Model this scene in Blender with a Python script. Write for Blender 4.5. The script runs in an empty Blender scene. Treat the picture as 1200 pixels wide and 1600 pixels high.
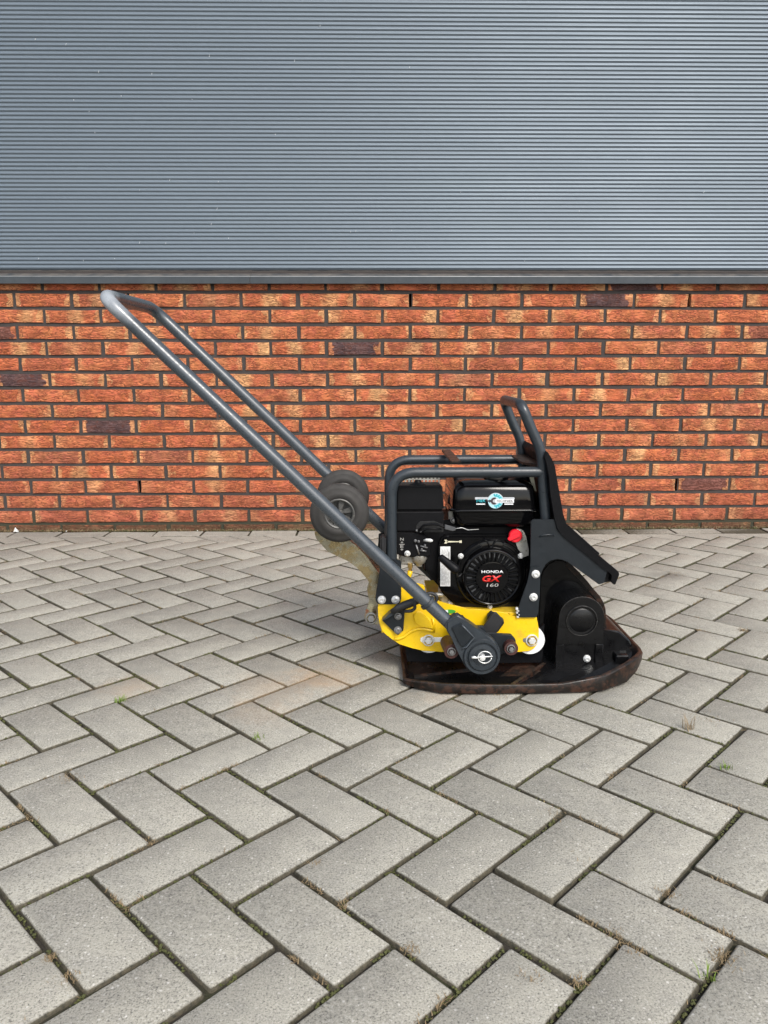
import bpy, bmesh, math, random
from mathutils import Vector, Matrix, noise
R = math.radians
random.seed(7)
sc = bpy.context.scene
col = sc.collection

# ------------------------------------------------------------------ camera
FPX = 1209.0                                    # focal length in pixels of a 1200 x 1600 frame
TH, RO, YW = R(10.8026), R(-0.081), R(-0.9354)
P = 0.1075                                      # paving module
H = 6.9811 * P
OU, OV = -0.0815, 1.2784
D = 3.5038                                      # face of the brick wall
cam_d = bpy.data.cameras.new('camera')
cam = bpy.data.objects.new('camera', cam_d); col.objects.link(cam); sc.camera = cam
cam_d.sensor_fit = 'VERTICAL'; cam_d.sensor_height = 36.0
cam_d.lens = FPX / 1600 * 36.0
cam_d.clip_start = 0.05; cam_d.clip_end = 500
cam.matrix_world = (Matrix.Translation((0, 0, H)) @ Matrix.Rotation(YW, 4, 'Z')
                    @ Matrix.Rotation(R(90) - TH, 4, 'X') @ Matrix.Rotation(RO, 4, 'Z'))
sc.render.resolution_x, sc.render.resolution_y = 768, 1024

# ------------------------------------------------------------------ sky and sun
SUN_EL, SUN_AZ = 43.0, 156.0                    # soft light from behind the camera, a little to the right
w = bpy.data.worlds.new('World'); sc.world = w; w.use_nodes = True
nt = w.node_tree; nt.nodes.clear()
sky = nt.nodes.new('ShaderNodeTexSky'); sky.sky_type = 'NISHITA'; sky.sun_disc = False
sky.sun_elevation = R(SUN_EL); sky.sun_rotation = R(SUN_AZ)
sky.air_density = 1.0; sky.dust_density = 1.6; sky.ozone_density = 1.0
hsv = nt.nodes.new('ShaderNodeHueSaturation'); hsv.inputs['Saturation'].default_value = 0.5
bg = nt.nodes.new('ShaderNodeBackground'); bg.inputs['Strength'].default_value = 0.13
wo = nt.nodes.new('ShaderNodeOutputWorld')
nt.links.new(sky.outputs[0], hsv.inputs['Color']); nt.links.new(hsv.outputs[0], bg.inputs['Color'])
nt.links.new(bg.outputs[0], wo.inputs['Surface'])
sd = bpy.data.lights.new('sun', 'SUN'); sd.energy = 1.5; sd.angle = R(20); sd.color = (1.0, 0.955, 0.89)
sun = bpy.data.objects.new('sun', sd); col.objects.link(sun)
az, el = R(SUN_AZ), R(SUN_EL)
sdir = Vector((math.sin(az) * math.cos(el), math.cos(az) * math.cos(el), math.sin(el)))
sun.rotation_euler = sdir.to_track_quat('Z', 'Y').to_euler()
sun.location = (2, -3, 6)
sc.view_settings.view_transform = 'Standard'; sc.view_settings.look = 'None'
sc.view_settings.gamma = 1; sc.view_settings.exposure = 1.10
sc.view_settings.use_curve_mapping = False

# ------------------------------------------------------------------ helpers
def ray(x, y):
    a = (x - 600) / FPX; b = (y - 800) / FPX
    a, b = a * math.cos(RO) + b * math.sin(RO), -a * math.sin(RO) + b * math.cos(RO)
    Y = math.cos(TH) - b * math.sin(TH); Z = -math.sin(TH) - b * math.cos(TH)
    return Vector((a * math.cos(YW) - Y * math.sin(YW), a * math.sin(YW) + Y * math.cos(YW), Z))
def at(x, y, Y):                                # photograph measurement -> point on the plane at distance Y
    r = ray(x, y); return Vector((0, 0, H)) + r * (Y / r.y)
def gnd(x, y, z=0.0):
    r = ray(x, y); return Vector((0, 0, H)) + r * ((z - H) / r.z)
def proj(p):
    X, Y, Z = p[0], p[1], p[2] - H
    X, Y = X * math.cos(YW) + Y * math.sin(YW), -X * math.sin(YW) + Y * math.cos(YW)
    d = Y * math.cos(TH) - Z * math.sin(TH); u = Y * math.sin(TH) + Z * math.cos(TH)
    if d < 0.02: return None
    return 600 + X / d * FPX, 800 - u / d * FPX
def ms(px, Y):                                  # length of px pixels at distance Y
    return px * Y * 1.02 / FPX

def node_mat(name):
    m = bpy.data.materials.new(name); m.use_nodes = True
    t = m.node_tree; b = t.nodes['Principled BSDF']
    return m, t, b
def N(t, typ, **kw):
    n = t.nodes.new(typ)
    for k, v in kw.items():
        if k in n.inputs: n.inputs[k].default_value = v
        else: setattr(n, k, v)
    return n
def L(t, a, b): t.links.new(a, b)
def noise_n(t, vec, scale, detail=4, rough=0.55, dist=0.0):
    n = N(t, 'ShaderNodeTexNoise'); n.inputs['Scale'].default_value = scale
    n.inputs['Detail'].default_value = detail; n.inputs['Roughness'].default_value = rough
    n.inputs['Distortion'].default_value = dist
    if vec is not None: L(t, vec, n.inputs['Vector'])
    return n.outputs['Fac']
def ramp(t, fac, stops, interp='LINEAR'):
    r = N(t, 'ShaderNodeValToRGB'); r.color_ramp.interpolation = interp
    e = r.color_ramp.elements
    while len(e) < len(stops): e.new(0.5)
    for k, (p_, c) in enumerate(stops):
        e[k].position = p_
        e[k].color = (c, c, c, 1) if isinstance(c, (int, float)) else (*c, 1)
    L(t, fac, r.inputs['Fac']); return r.outputs['Color']
def mix(t, fac, a, b, blend='MIX'):
    m = N(t, 'ShaderNodeMix', data_type='RGBA', blend_type=blend)
    for i, v in ((0, fac), (6, a), (7, b)):
        if hasattr(v, 'is_output'): L(t, v, m.inputs[i])
        else: m.inputs[i].default_value = v if i == 0 else (*v, 1)
    return m.outputs[2]
def math_n(t, op, a, b=0.0, c=None):
    m = N(t, 'ShaderNodeMath', operation=op)
    for i, v in enumerate((a, b) if c is None else (a, b, c)):
        if hasattr(v, 'is_output'): L(t, v, m.inputs[i])
        else: m.inputs[i].default_value = v
    return m.outputs[0]
def bump(t, b, hgt, strength, dist):
    n = N(t, 'ShaderNodeBump'); n.inputs['Strength'].default_value = strength
    n.inputs['Distance'].default_value = dist
    L(t, hgt, n.inputs['Height']); L(t, n.outputs[0], b.inputs['Normal']); return n
def geo_pos(t): return N(t, 'ShaderNodeNewGeometry').outputs['Position']
def obj_co(t): return N(t, 'ShaderNodeTexCoord').outputs['Object']

def paint(name, colr, rough=0.4, metal=0.0, wear=None, wearamt=0.5, scale=40, spec=0.5, bmp=0.0, coat=0.0, dust=0.0, chips=None, bare_glint=None):
    m, t, b = node_mat(name); v = geo_pos(t)
    n1 = noise_n(t, v, scale, 6, 0.65)
    c = mix(t, ramp(t, n1, [(0.3, 0.0), (0.75, 1.0)]), tuple(x * 0.85 for x in colr), tuple(min(1, x * 1.15) for x in colr))
    if wear is not None:
        n2 = noise_n(t, v, scale * 1.7, 8, 0.75)
        c = mix(t, ramp(t, n2, [(1 - wearamt, 0.0), (1 - wearamt + 0.06, 1.0)]), c, wear)
    if chips:
        n4 = noise_n(t, v, 75, 8, 0.78)
        c = mix(t, ramp(t, n4, [(0.655, 0.0), (0.675, 1.0)]), c, chips)
        c = mix(t, ramp(t, noise_n(t, v, 23, 8, 0.75), [(0.55, 0.0), (0.80, 0.55)]), c, (0.13, 0.10, 0.05))
    if bare_glint:  # pale worn handle end, its bright highlight mixed into the colour
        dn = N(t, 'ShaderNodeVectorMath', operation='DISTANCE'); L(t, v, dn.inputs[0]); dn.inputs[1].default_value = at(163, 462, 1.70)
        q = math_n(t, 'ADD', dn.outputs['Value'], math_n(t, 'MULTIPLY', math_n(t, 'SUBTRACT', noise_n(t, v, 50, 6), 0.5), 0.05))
        c = mix(t, ramp(t, q, [(0.015, 0.9), (0.085, 0.0)]), c, bare_glint)
    if dust:
        n3 = noise_n(t, v, 14, 7, 0.7)
        nz = N(t, 'ShaderNodeSeparateXYZ'); L(t, N(t, 'ShaderNodeNewGeometry').outputs['Normal'], nz.inputs[0])
        up = math_n(t, 'MULTIPLY', math_n(t, 'MAXIMUM', math_n(t, 'ADD', nz.outputs[2], 0.06), 0.0), dust)
        c = mix(t, math_n(t, 'MULTIPLY', ramp(t, n3, [(0.35, 0.0), (0.7, 1.0)]), up), c, (0.2, 0.17, 0.14))
    L(t, c, b.inputs['Base Color'])
    L(t, ramp(t, noise_n(t, v, scale * 2.3, 5), [(0.3, max(0.02, rough - 0.08)), (0.7, min(1, rough + 0.12))]), b.inputs['Roughness'])
    b.inputs['Metallic'].default_value = metal
    b.inputs['Specular IOR Level'].default_value = spec
    b.inputs['Coat Weight'].default_value = coat; b.inputs['Coat Roughness'].default_value = 0.08
    if bmp: bump(t, b, noise_n(t, v, scale * 6, 3), bmp, 0.001)
    return m

M = {}
M['slate'] = paint('slate_grey_powder_coat', (0.020, 0.026, 0.032), 0.34, wear=(0.10, 0.10, 0.09), wearamt=0.29, scale=55, bmp=0.10, dust=0.10, spec=0.5)
M['slate_plate'] = paint('dark_slate_plate_paint', (0.0085, 0.0115, 0.0145), 0.45, wear=(0.035, 0.035, 0.035), wearamt=0.22, scale=30, bmp=0.08, dust=0.02, spec=0.30)
M['handle'] = paint('worn_handle_paint', (0.036, 0.045, 0.054), 0.30, wear=(0.30, 0.29, 0.27), wearamt=0.25, scale=85, bmp=0.08, dust=0.06, spec=0.75, bare_glint=(0.30, 0.32, 0.34))
M['gloss'] = paint('gloss_black_paint', (0.0022, 0.0022, 0.0026), 0.10, spec=0.22, coat=0.05, scale=12)
M['cast'] = paint('black_cast_iron_paint', (0.0032, 0.0032, 0.0036), 0.30, wear=(0.016, 0.013, 0.010), wearamt=0.34, scale=18, bmp=0.25, dust=0.0, spec=0.30)
M['plastic'] = paint('matte_black_plastic', (0.0042, 0.0042, 0.0050), 0.42, bmp=0.12, scale=60, spec=0.13)
M['yellow'] = paint('yellow_paint', (0.75, 0.475, 0.003), 0.34, wear=(0.50, 0.31, 0.02), wearamt=0.28, scale=20, dust=0.3, chips=(0.05, 0.035, 0.02))
M['rust'] = paint('worn_brown_steel', (0.034, 0.016, 0.010), 0.34, wear=(0.007, 0.005, 0.004), wearamt=0.54, scale=30, bmp=0.35, dust=0.12, spec=0.28)
M['rustred'] = paint('red_primer_rubber', (0.045, 0.012, 0.009), 0.5, scale=60, bmp=0.3, wear=(0.03, 0.02, 0.02), wearamt=0.4)
M['rubber'] = paint('grey_rubber', (0.032, 0.030, 0.028), 0.66, wear=(0.060, 0.056, 0.050), wearamt=0.36, scale=22, bmp=0.3, dust=0.2, spec=0.3)
M['blackrubber'] = paint('black_rubber', (0.010, 0.010, 0.011), 0.5, scale=60, wear=(0.04, 0.04, 0.037), wearamt=0.35, bmp=0.3)
M['zinc'] = paint('yellow_zinc_plating', (0.40, 0.375, 0.28), 0.24, metal=0.9, wear=(0.38, 0.30, 0.16), wearamt=0.52, scale=14, bmp=0.1)
M['bolt'] = paint('bright_zinc_bolt', (0.70, 0.70, 0.68), 0.30, metal=0.45, scale=90, wear=(0.40, 0.38, 0.35), wearamt=0.34)
M['darkbolt'] = paint('dull_bolt_steel', (0.24, 0.24, 0.24), 0.4, metal=0.7, scale=90, wear=(0.10, 0.08, 0.06), wearamt=0.42)
M['alu'] = paint('cast_aluminium', (0.42, 0.41, 0.37), 0.45, metal=0.6, scale=60, wear=(0.18, 0.15, 0.1), wearamt=0.45, bmp=0.3)
M['rim'] = paint('dull_grey_rim', (0.085, 0.083, 0.078), 0.45, metal=0.3, wear=(0.22, 0.21, 0.19), wearamt=0.4, scale=60)
M['worn'] = paint('casting_edge_highlight', (0.05, 0.047, 0.043), 0.4, metal=0.3, wear=(0.008, 0.008, 0.008), wearamt=0.5, scale=60)  # pale colour painted as the highlight on black casting edges
M['white'] = paint('white_plastic', (0.74, 0.74, 0.72), 0.4, scale=30)
M['brass'] = paint('brass', (0.6, 0.42, 0.15), 0.3, metal=0.8, scale=40)
M['red'] = paint('red_plastic', (0.72, 0.012, 0.025), 0.33, scale=30)
M['label'] = paint('white_label_print', (0.62, 0.62, 0.61), 0.5, scale=160, wear=(0.3, 0.3, 0.3), wearamt=0.3)
M['teal'] = paint('teal_print', (0.02, 0.33, 0.38), 0.45, scale=30)
M['silverfoil'] = paint('silver_sticker', (0.42, 0.43, 0.45), 0.35, scale=60)
M['paleblue'] = paint('pale_blue_print', (0.36, 0.58, 0.64), 0.4, scale=60)
M['ink'] = paint('dark_print', (0.025, 0.018, 0.02), 0.5, scale=30)
M['redprint'] = paint('red_print', (0.62, 0.015, 0.012), 0.4, scale=30)
M['whiteprint'] = paint('white_print', (0.74, 0.74, 0.74), 0.45, scale=30)
M['greyprint'] = paint('grey_print', (0.34, 0.33, 0.31), 0.45, scale=30)
M['green'] = paint('green_sticker', (0.05, 0.28, 0.03), 0.4, scale=60)
M['cream'] = paint('cream_print', (0.62, 0.58, 0.42), 0.5, scale=60)
M['slot'] = paint('grey_fan_metal', (0.075, 0.077, 0.08), 0.4, metal=0.3, scale=60)

def brick_mat(single):
    m, t, b = node_mat('hand_moulded_brick' if single else 'hand_moulded_brick_far')
    pos = geo_pos(t)
    oc = obj_co(t) if single else pos
    oi = N(t, 'ShaderNodeObjectInfo')
    mp = N(t, 'ShaderNodeMapping'); L(t, oc, mp.inputs['Vector'])
    if single:
        cmb = N(t, 'ShaderNodeCombineXYZ'); off = math_n(t, 'MULTIPLY', oi.outputs['Random'], 31.0)
        for i in range(3): L(t, off, cmb.inputs[i])
        L(t, cmb.outputs[0], mp.inputs['Location'])
        sp = N(t, 'ShaderNodeSeparateColor'); L(t, oi.outputs['Color'], sp.inputs[0])
        dark, band, jit, amt = sp.outputs[0], sp.outputs[1], sp.outputs[2], oi.outputs['Alpha']
        sx = N(t, 'ShaderNodeSeparateXYZ'); L(t, oc, sx.inputs[0])
    else:
        cn = noise_n(t, pos, 5.0, 2)
        dark, band, jit, amt = 0.0, 0.5, cn, 0.5
    rnd = mp.outputs[0]
    # folded face: stretched, distorted ridges
    mp2 = N(t, 'ShaderNodeMapping'); mp2.inputs['Scale'].default_value = (0.34, 1.0, 1.2); L(t, rnd, mp2.inputs['Vector'])
    folds = noise_n(t, mp2.outputs[0], 85, 3, 0.6, 2.2)
    rid = math_n(t, 'ABSOLUTE', math_n(t, 'SUBTRACT', folds, 0.5))
    crack = ramp(t, rid, [(0.0, 0.0), (0.055, 0.75), (0.2, 1.0)])
    zone = ramp(t, noise_n(t, rnd, 16, 2), [(0.36, 0.15), (0.6, 1.0)])
    fine = noise_n(t, rnd, 420, 4, 0.6)
    n1 = noise_n(t, rnd, 22, 5, 0.62, 0.6)
    c = mix(t, jit, (0.50, 0.138, 0.050), (0.58, 0.200, 0.080))
    c = mix(t, ramp(t, n1, [(0.35, 0.0), (0.68, 1.0)]), c, (0.50, 0.125, 0.066))
    c = mix(t, ramp(t, noise_n(t, rnd, 60, 6, 0.7), [(0.50, 0.0), (0.76, 0.3)]), c, (0.66, 0.30, 0.14))
    yel = (0.74, 0.42, 0.19)
    if single:
        cx = math_n(t, 'MULTIPLY', math_n(t, 'SUBTRACT', band, 0.5), 0.30)
        xw = math_n(t, 'ADD', sx.outputs[0], math_n(t, 'MULTIPLY', math_n(t, 'SUBTRACT', noise_n(t, rnd, 26, 4), 0.5), 0.10))
        dd = math_n(t, 'ABSOLUTE', math_n(t, 'SUBTRACT', xw, cx))
        mk = ramp(t, math_n(t, 'MULTIPLY', dd, 10.0), [(0.12, 1.0), (0.52, 0.0)])
        c = mix(t, math_n(t, 'MULTIPLY', mk, amt), c, yel)
        # pale sanded arrises
        ex = ramp(t, math_n(t, 'MULTIPLY', math_n(t, 'ABSOLUTE', xw), 10.0), [(0.98, 0.0), (1.14, 0.6)])
        c = mix(t, math_n(t, 'MULTIPLY', ex, ramp(t, noise_n(t, pos, 9, 2), [(0.4, 0.15), (0.6, 1.0)])), c, yel)
        dk = mix(t, ramp(t, n1, [(0.35, 0.0), (0.7, 1.0)]), (0.085, 0.050, 0.052), (0.16, 0.085, 0.075))
        inner = ramp(t, math_n(t, 'MULTIPLY', math_n(t, 'ABSOLUTE', xw), 10.0), [(0.95, 1.0), (1.12, 0.1)])
        c = mix(t, math_n(t, 'MULTIPLY', dark, inner), c, dk)
    else:
        c = mix(t, ramp(t, noise_n(t, pos, 9, 4), [(0.5, 0.0), (0.7, 0.8)]), c, yel)
    # darker and redder courses near the paving, with moss at the very bottom
    sz = N(t, 'ShaderNodeSeparateXYZ'); L(t, pos, sz.inputs[0])
    zz = math_n(t, 'ADD', sz.outputs[2], math_n(t, 'MULTIPLY', math_n(t, 'SUBTRACT', noise_n(t, pos, 6, 4), 0.5), 0.12))
    low_tone = ramp(t, zz, [(0.02, 1.0), (0.30, 0.0)])
    c = mix(t, math_n(t, 'MULTIPLY', low_tone, 0.50), c, (0.36, 0.105, 0.068))
    mossy = ramp(t, math_n(t, 'ADD', sz.outputs[2], math_n(t, 'MULTIPLY', math_n(t, 'SUBTRACT', noise_n(t, pos, 45, 5), 0.5), 0.06)), [(0.022, 1.0), (0.045, 0.0)])
    c = mix(t, math_n(t, 'MULTIPLY', mossy, 0.85), c, (0.085, 0.065, 0.035))
    # fold shade put into the clay colour as dark red-brown lines
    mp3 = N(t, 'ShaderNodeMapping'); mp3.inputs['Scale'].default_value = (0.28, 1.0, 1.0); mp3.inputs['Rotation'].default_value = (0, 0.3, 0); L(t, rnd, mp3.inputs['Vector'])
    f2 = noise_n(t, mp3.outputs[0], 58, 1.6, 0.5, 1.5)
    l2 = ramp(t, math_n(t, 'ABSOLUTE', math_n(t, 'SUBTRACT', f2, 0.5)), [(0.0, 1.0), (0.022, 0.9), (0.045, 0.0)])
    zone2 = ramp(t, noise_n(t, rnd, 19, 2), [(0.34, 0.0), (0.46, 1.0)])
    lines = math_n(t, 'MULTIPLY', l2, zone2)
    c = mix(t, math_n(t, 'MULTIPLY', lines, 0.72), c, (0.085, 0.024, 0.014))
    L(t, c, b.inputs['Base Color'])
    b.inputs['Roughness'].default_value = 0.88; b.inputs['Specular IOR Level'].default_value = 0.25
    crack = math_n(t, 'MULTIPLY', crack, math_n(t, 'SUBTRACT', 1.0, lines))
    hg = math_n(t, 'ADD', math_n(t, 'MULTIPLY', math_n(t, 'MULTIPLY', crack, zone), 1.0), math_n(t, 'MULTIPLY', fine, 0.16))
    hg = math_n(t, 'ADD', hg, math_n(t, 'MULTIPLY', folds, 0.7))
    hg = math_n(t, 'ADD', hg, math_n(t, 'MULTIPLY', math_n(t, 'ABSOLUTE', math_n(t, 'SUBTRACT', f2, 0.5)), 3.5))
    bump(t, b, hg, 0.9, 0.0045)
    return m
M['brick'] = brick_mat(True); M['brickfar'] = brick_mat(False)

m, t, b = node_mat('dark_mortar'); M['mortar'] = m
v = geo_pos(t)
sz = N(t, 'ShaderNodeSeparateXYZ'); L(t, v, sz.inputs[0])
c = mix(t, noise_n(t, v, 40, 5), (0.030, 0.025, 0.023), (0.055, 0.046, 0.042))
mo = ramp(t, math_n(t, 'ADD', sz.outputs[2], math_n(t, 'MULTIPLY', noise_n(t, v, 14, 5), 0.12)), [(0.10, 1.0), (0.16, 0.0)])
c = mix(t, math_n(t, 'MULTIPLY', mo, 0.8), c, (0.035, 0.035, 0.018))
L(t, c, b.inputs['Base Color']); b.inputs['Roughness'].default_value = 0.95
bump(t, b, noise_n(t, v, 300, 4), 0.6, 0.002)

m, t, b = node_mat('coated_steel_cladding'); M['clad'] = m
v = geo_pos(t)
mp = N(t, 'ShaderNodeMapping'); mp.inputs['Scale'].default_value = (0.6, 1, 2.2); L(t, v, mp.inputs['Vector'])
c = mix(t, noise_n(t, mp.outputs[0], 2.2, 4), (0.122, 0.150, 0.178), (0.138, 0.169, 0.198))
L(t, c, b.inputs['Base Color'])
L(t, ramp(t, noise_n(t, mp.outputs[0], 5, 4), [(0.3, 0.42), (0.7, 0.50)]), b.inputs['Roughness'])
b.inputs['Metallic'].default_value = 0.35; b.inputs['Specular IOR Level'].default_value = 0.6
M['flash'] = paint('grey_steel_flashing', (0.042, 0.050, 0.057), 0.42, metal=0.1, scale=14, dust=0.75, spec=0.3)
M['edge'] = paint('fold_highlight_paint', (0.30, 0.31, 0.315), 0.4, metal=0.3, scale=30)  # pale colour stands for the light caught along the sill fold
M['fleck'] = paint('pale_bird_lime', (0.6, 0.62, 0.62), 0.7, scale=60)
M['cavity_shade'] = paint('unlit_cavity', (0.01, 0.01, 0.01), 0.9)  # near-black colour stands in for the shade inside gaps and slots

# paving
def paver_mat():
    m, t, b = node_mat('concrete_paver')
    v = geo_pos(t); oi = N(t, 'ShaderNodeObjectInfo')
    base = mix(t, oi.outputs['Random'], (0.252, 0.239, 0.200), (0.345, 0.327, 0.273))
    c = mix(t, ramp(t, noise_n(t, v, 3.2, 5, 0.6), [(0.35, 0.0), (0.7, 1.0)]), base, (0.375, 0.354, 0.296))
    c = mix(t, ramp(t, noise_n(t, v, 26, 6, 0.7), [(0.42, 0.0), (0.78, 0.45)]), c, (0.15, 0.143, 0.134))
    g = noise_n(t, v, 350, 3, 0.8)
    c = mix(t, ramp(t, g, [(0.34, 0.95), (0.47, 0.0)]), c, (0.085, 0.080, 0.072))
    c = mix(t, ramp(t, g, [(0.54, 0.0), (0.68, 0.85)]), c, (0.46, 0.44, 0.39))
    vo = N(t, 'ShaderNodeTexVoronoi'); vo.inputs['Scale'].default_value = 165; L(t, v, vo.inputs['Vector'])
    sel = ramp(t, N_sep(t, vo.outputs['Color']), [(0.80, 0.0), (0.95, 1.0)])
    dot = ramp(t, math_n(t, 'ADD', vo.outputs['Distance'], math_n(t, 'MULTIPLY', math_n(t, 'SUBTRACT', noise_n(t, v, 300, 2), 0.5), 0.5)), [(0.14, 1.0), (0.34, 0.0)])
    c = mix(t, math_n(t, 'MULTIPLY', math_n(t, 'MULTIPLY', sel, dot), 0.75), c, (0.60, 0.57, 0.52))
    # soil caught on the chamfers and down the sides
    zl = N(t, 'ShaderNodeSeparateXYZ'); L(t, obj_co(t), zl.inputs[0])
    zq = math_n(t, 'ADD', zl.outputs[2], math_n(t, 'MULTIPLY', math_n(t, 'SUBTRACT', noise_n(t, v, 90, 5, 0.7), 0.5), 0.0032))
    soil = ramp(t, math_n(t, 'MULTIPLY', zq, -100.0), [(0.06, 0.0), (0.26, 0.92)])
    c = mix(t, soil, c, mix(t, ramp(t, noise_n(t, v, 170, 6, 0.75), [(0.35, 0.0), (0.65, 1.0)]), (0.016, 0.015, 0.008), (0.085, 0.070, 0.042)))
    # rust stains left on the paving
    for (px, py, rad, amt) in ((508, 1058, 0.11, 0.42), (425, 1072, 0.13, 0.20), (205, 1072, 0.09, 0.22), (405, 1110, 0.10, 0.16), (690, 1085, 0.07, 0.2)):
        g0 = gnd(px, py)
        dn = N(t, 'ShaderNodeVectorMath', operation='DISTANCE'); L(t, v, dn.inputs[0]); dn.inputs[1].default_value = g0
        q = math_n(t, 'ADD', dn.outputs['Value'], math_n(t, 'MULTIPLY', math_n(t, 'SUBTRACT', noise_n(t, v, 22, 7, 0.75), 0.5), 0.24))
        c = mix(t, math_n(t, 'MULTIPLY', ramp(t, q, [(0.0, 1.0), (rad, 0.0)]), amt), c, (0.46, 0.29, 0.155))
    # dark oily patches
    for (px, py, rad, amt) in ((1040, 900, 0.10, 0.5), (30, 835, 0.3, 0.4), (140, 838, 0.14, 0.35)):
        g0 = gnd(px, py)
        dn = N(t, 'ShaderNodeVectorMath', operation='DISTANCE'); L(t, v, dn.inputs[0]); dn.inputs[1].default_value = g0
        q = math_n(t, 'ADD', dn.outputs['Value'], math_n(t, 'MULTIPLY', math_n(t, 'SUBTRACT', noise_n(t, v, 12, 5), 0.5), 0.25))
        c = mix(t, math_n(t, 'MULTIPLY', ramp(t, q, [(0.0, 1.0), (rad, 0.0)]), amt), c, (0.12, 0.11, 0.095))
    L(t, c, b.inputs['Base Color']); b.inputs['Roughness'].default_value = 0.85
    b.inputs['Specular IOR Level'].default_value = 0.3
    bump(t, b, math_n(t, 'ADD', g, math_n(t, 'MULTIPLY', noise_n(t, v, 60, 4), 0.8)), 0.55, 0.0022)
    return m
def N_sep(t, colr):
    s = N(t, 'ShaderNodeSeparateColor'); L(t, colr, s.inputs[0]); return s.outputs[0]
M['paver'] = paver_mat()
m, t, b = node_mat('mossy_joint_sand'); M['joint'] = m
v = geo_pos(t)
c = mix(t, noise_n(t, v, 120, 5), (0.020, 0.017, 0.012), (0.050, 0.041, 0.029))
c = mix(t, ramp(t, noise_n(t, v, 7, 5, 0.65), [(0.48, 0.0), (0.62, 0.9)]), c, (0.035, 0.036, 0.012))
c = mix(t, ramp(t, noise_n(t, v, 19, 5, 0.65), [(0.60, 0.0), (0.68, 0.8)]), c, (0.085, 0.052, 0.024))
L(t, c, b.inputs['Base Color']); b.inputs['Roughness'].default_value = 1.0
bump(t, b, noise_n(t, v, 350, 4), 1.0, 0.004)
def leafmat(name, a, bb):
    m, t, b = node_mat(name); v = geo_pos(t)
    L(t, mix(t, noise_n(t, v, 60, 2), a, bb), b.inputs['Base Color']); b.inputs['Roughness'].default_value = 0.8
    return m
M['moss'] = leafmat('green_moss', (0.028, 0.034, 0.008), (0.085, 0.085, 0.018))
M['dry'] = leafmat('dry_straw', (0.13, 0.080, 0.038), (0.30, 0.225, 0.12))
M['grass'] = leafmat('grass_blade', (0.09, 0.17, 0.02), (0.22, 0.28, 0.05))

ORIG = {}
def link(name, me, parent=None):
    o = bpy.data.objects.new(name, me); col.objects.link(o)
    if parent is not None: o.parent = parent
    return o
def origin(parent):
    v = Vector((0, 0, 0))
    while parent is not None: v += parent.location; parent = parent.parent
    return v
def put(name, bm, mat, parent=None, smooth=False, label=None, auto=None):
    """one mesh object; geometry in bm is in world coordinates"""
    o_ = origin(parent)
    if bm.verts:
        cen = sum((v.co for v in bm.verts), Vector()) / len(bm.verts)
    else: cen = Vector()
    bmesh.ops.translate(bm, verts=bm.verts, vec=-cen)
    bmesh.ops.recalc_face_normals(bm, faces=bm.faces)
    me = bpy.data.meshes.new(name); bm.to_mesh(me); bm.free()
    me.materials.append(M[mat] if isinstance(mat, str) else mat)
    if smooth:
        me.polygons.foreach_set('use_smooth', [True] * len(me.polygons))
        if auto is not None:
            try: me.set_sharp_from_angle(angle=R(auto))
            except Exception: pass
    o = link(name, me, parent); o.location = cen - o_
    if label: o['label'] = label
    return o
def prism(bm, pts, y0, y1, bev=0.0012, seg=1):
    """polygon of (X,Z) points extruded from y0 (near) to y1 (far)"""
    a = [bm.verts.new((p[0], y0, p[1])) for p in pts]; c = [bm.verts.new((p[0], y1, p[1])) for p in pts]
    fs = [bm.faces.new(a), bm.faces.new(c[::-1])]
    n = len(pts)
    for i in range(n): fs.append(bm.faces.new((a[i], c[i], c[(i + 1) % n], a[(i + 1) % n])))
    if bev:
        es = set()
        for f in fs: es.update(f.edges)
        bmesh.ops.bevel(bm, geom=list(es), offset=bev, segments=seg, affect='EDGES', clamp_overlap=True)
    return bm
def pxs(pts, Y):
    return [((q := at(x, y, Y)).x, q.z) for x, y in pts]
def pprism(name, pts, Y, thick, mat, parent, bev=0.0012, smooth=False, bm=None, label=None):
    bm = bm or bmesh.new(); prism(bm, pxs(pts, Y), Y, Y + thick, bev)
    return put(name, bm, mat, parent, smooth=smooth, label=label)
def box(bm, x0, x1, y0, y1, z0, z1, bev=0.0, seg=1):
    r = bmesh.ops.create_cube(bm, size=1); vs = r['verts']
    for v in vs: v.co = Vector((x0 + (v.co.x + .5) * (x1 - x0), y0 + (v.co.y + .5) * (y1 - y0), z0 + (v.co.z + .5) * (z1 - z0)))
    if bev:
        es = set(); [es.update(v.link_edges) for v in vs]
        bmesh.ops.bevel(bm, geom=list(es), offset=bev, segments=seg, affect='EDGES', clamp_overlap=True)
    return bm
def fillet(pts, rad, n=6):
    out = [pts[0]]
    for i in range(1, len(pts) - 1):
        a, b_, c = pts[i - 1], pts[i], pts[i + 1]
        u = (a - b_); w_ = (c - b_); lu, lw = u.length, w_.length
        r = rad[i - 1] if isinstance(rad, (list, tuple)) else rad
        r = min(r, lu * .48, lw * .48)
        p0 = b_ + u.normalized() * r; p2 = b_ + w_.normalized() * r
        for k in range(n + 1):
            s = k / n; out.append(p0 * (1 - s) ** 2 + b_ * 2 * s * (1 - s) + p2 * s * s)
    out.append(pts[-1]); return out
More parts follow.
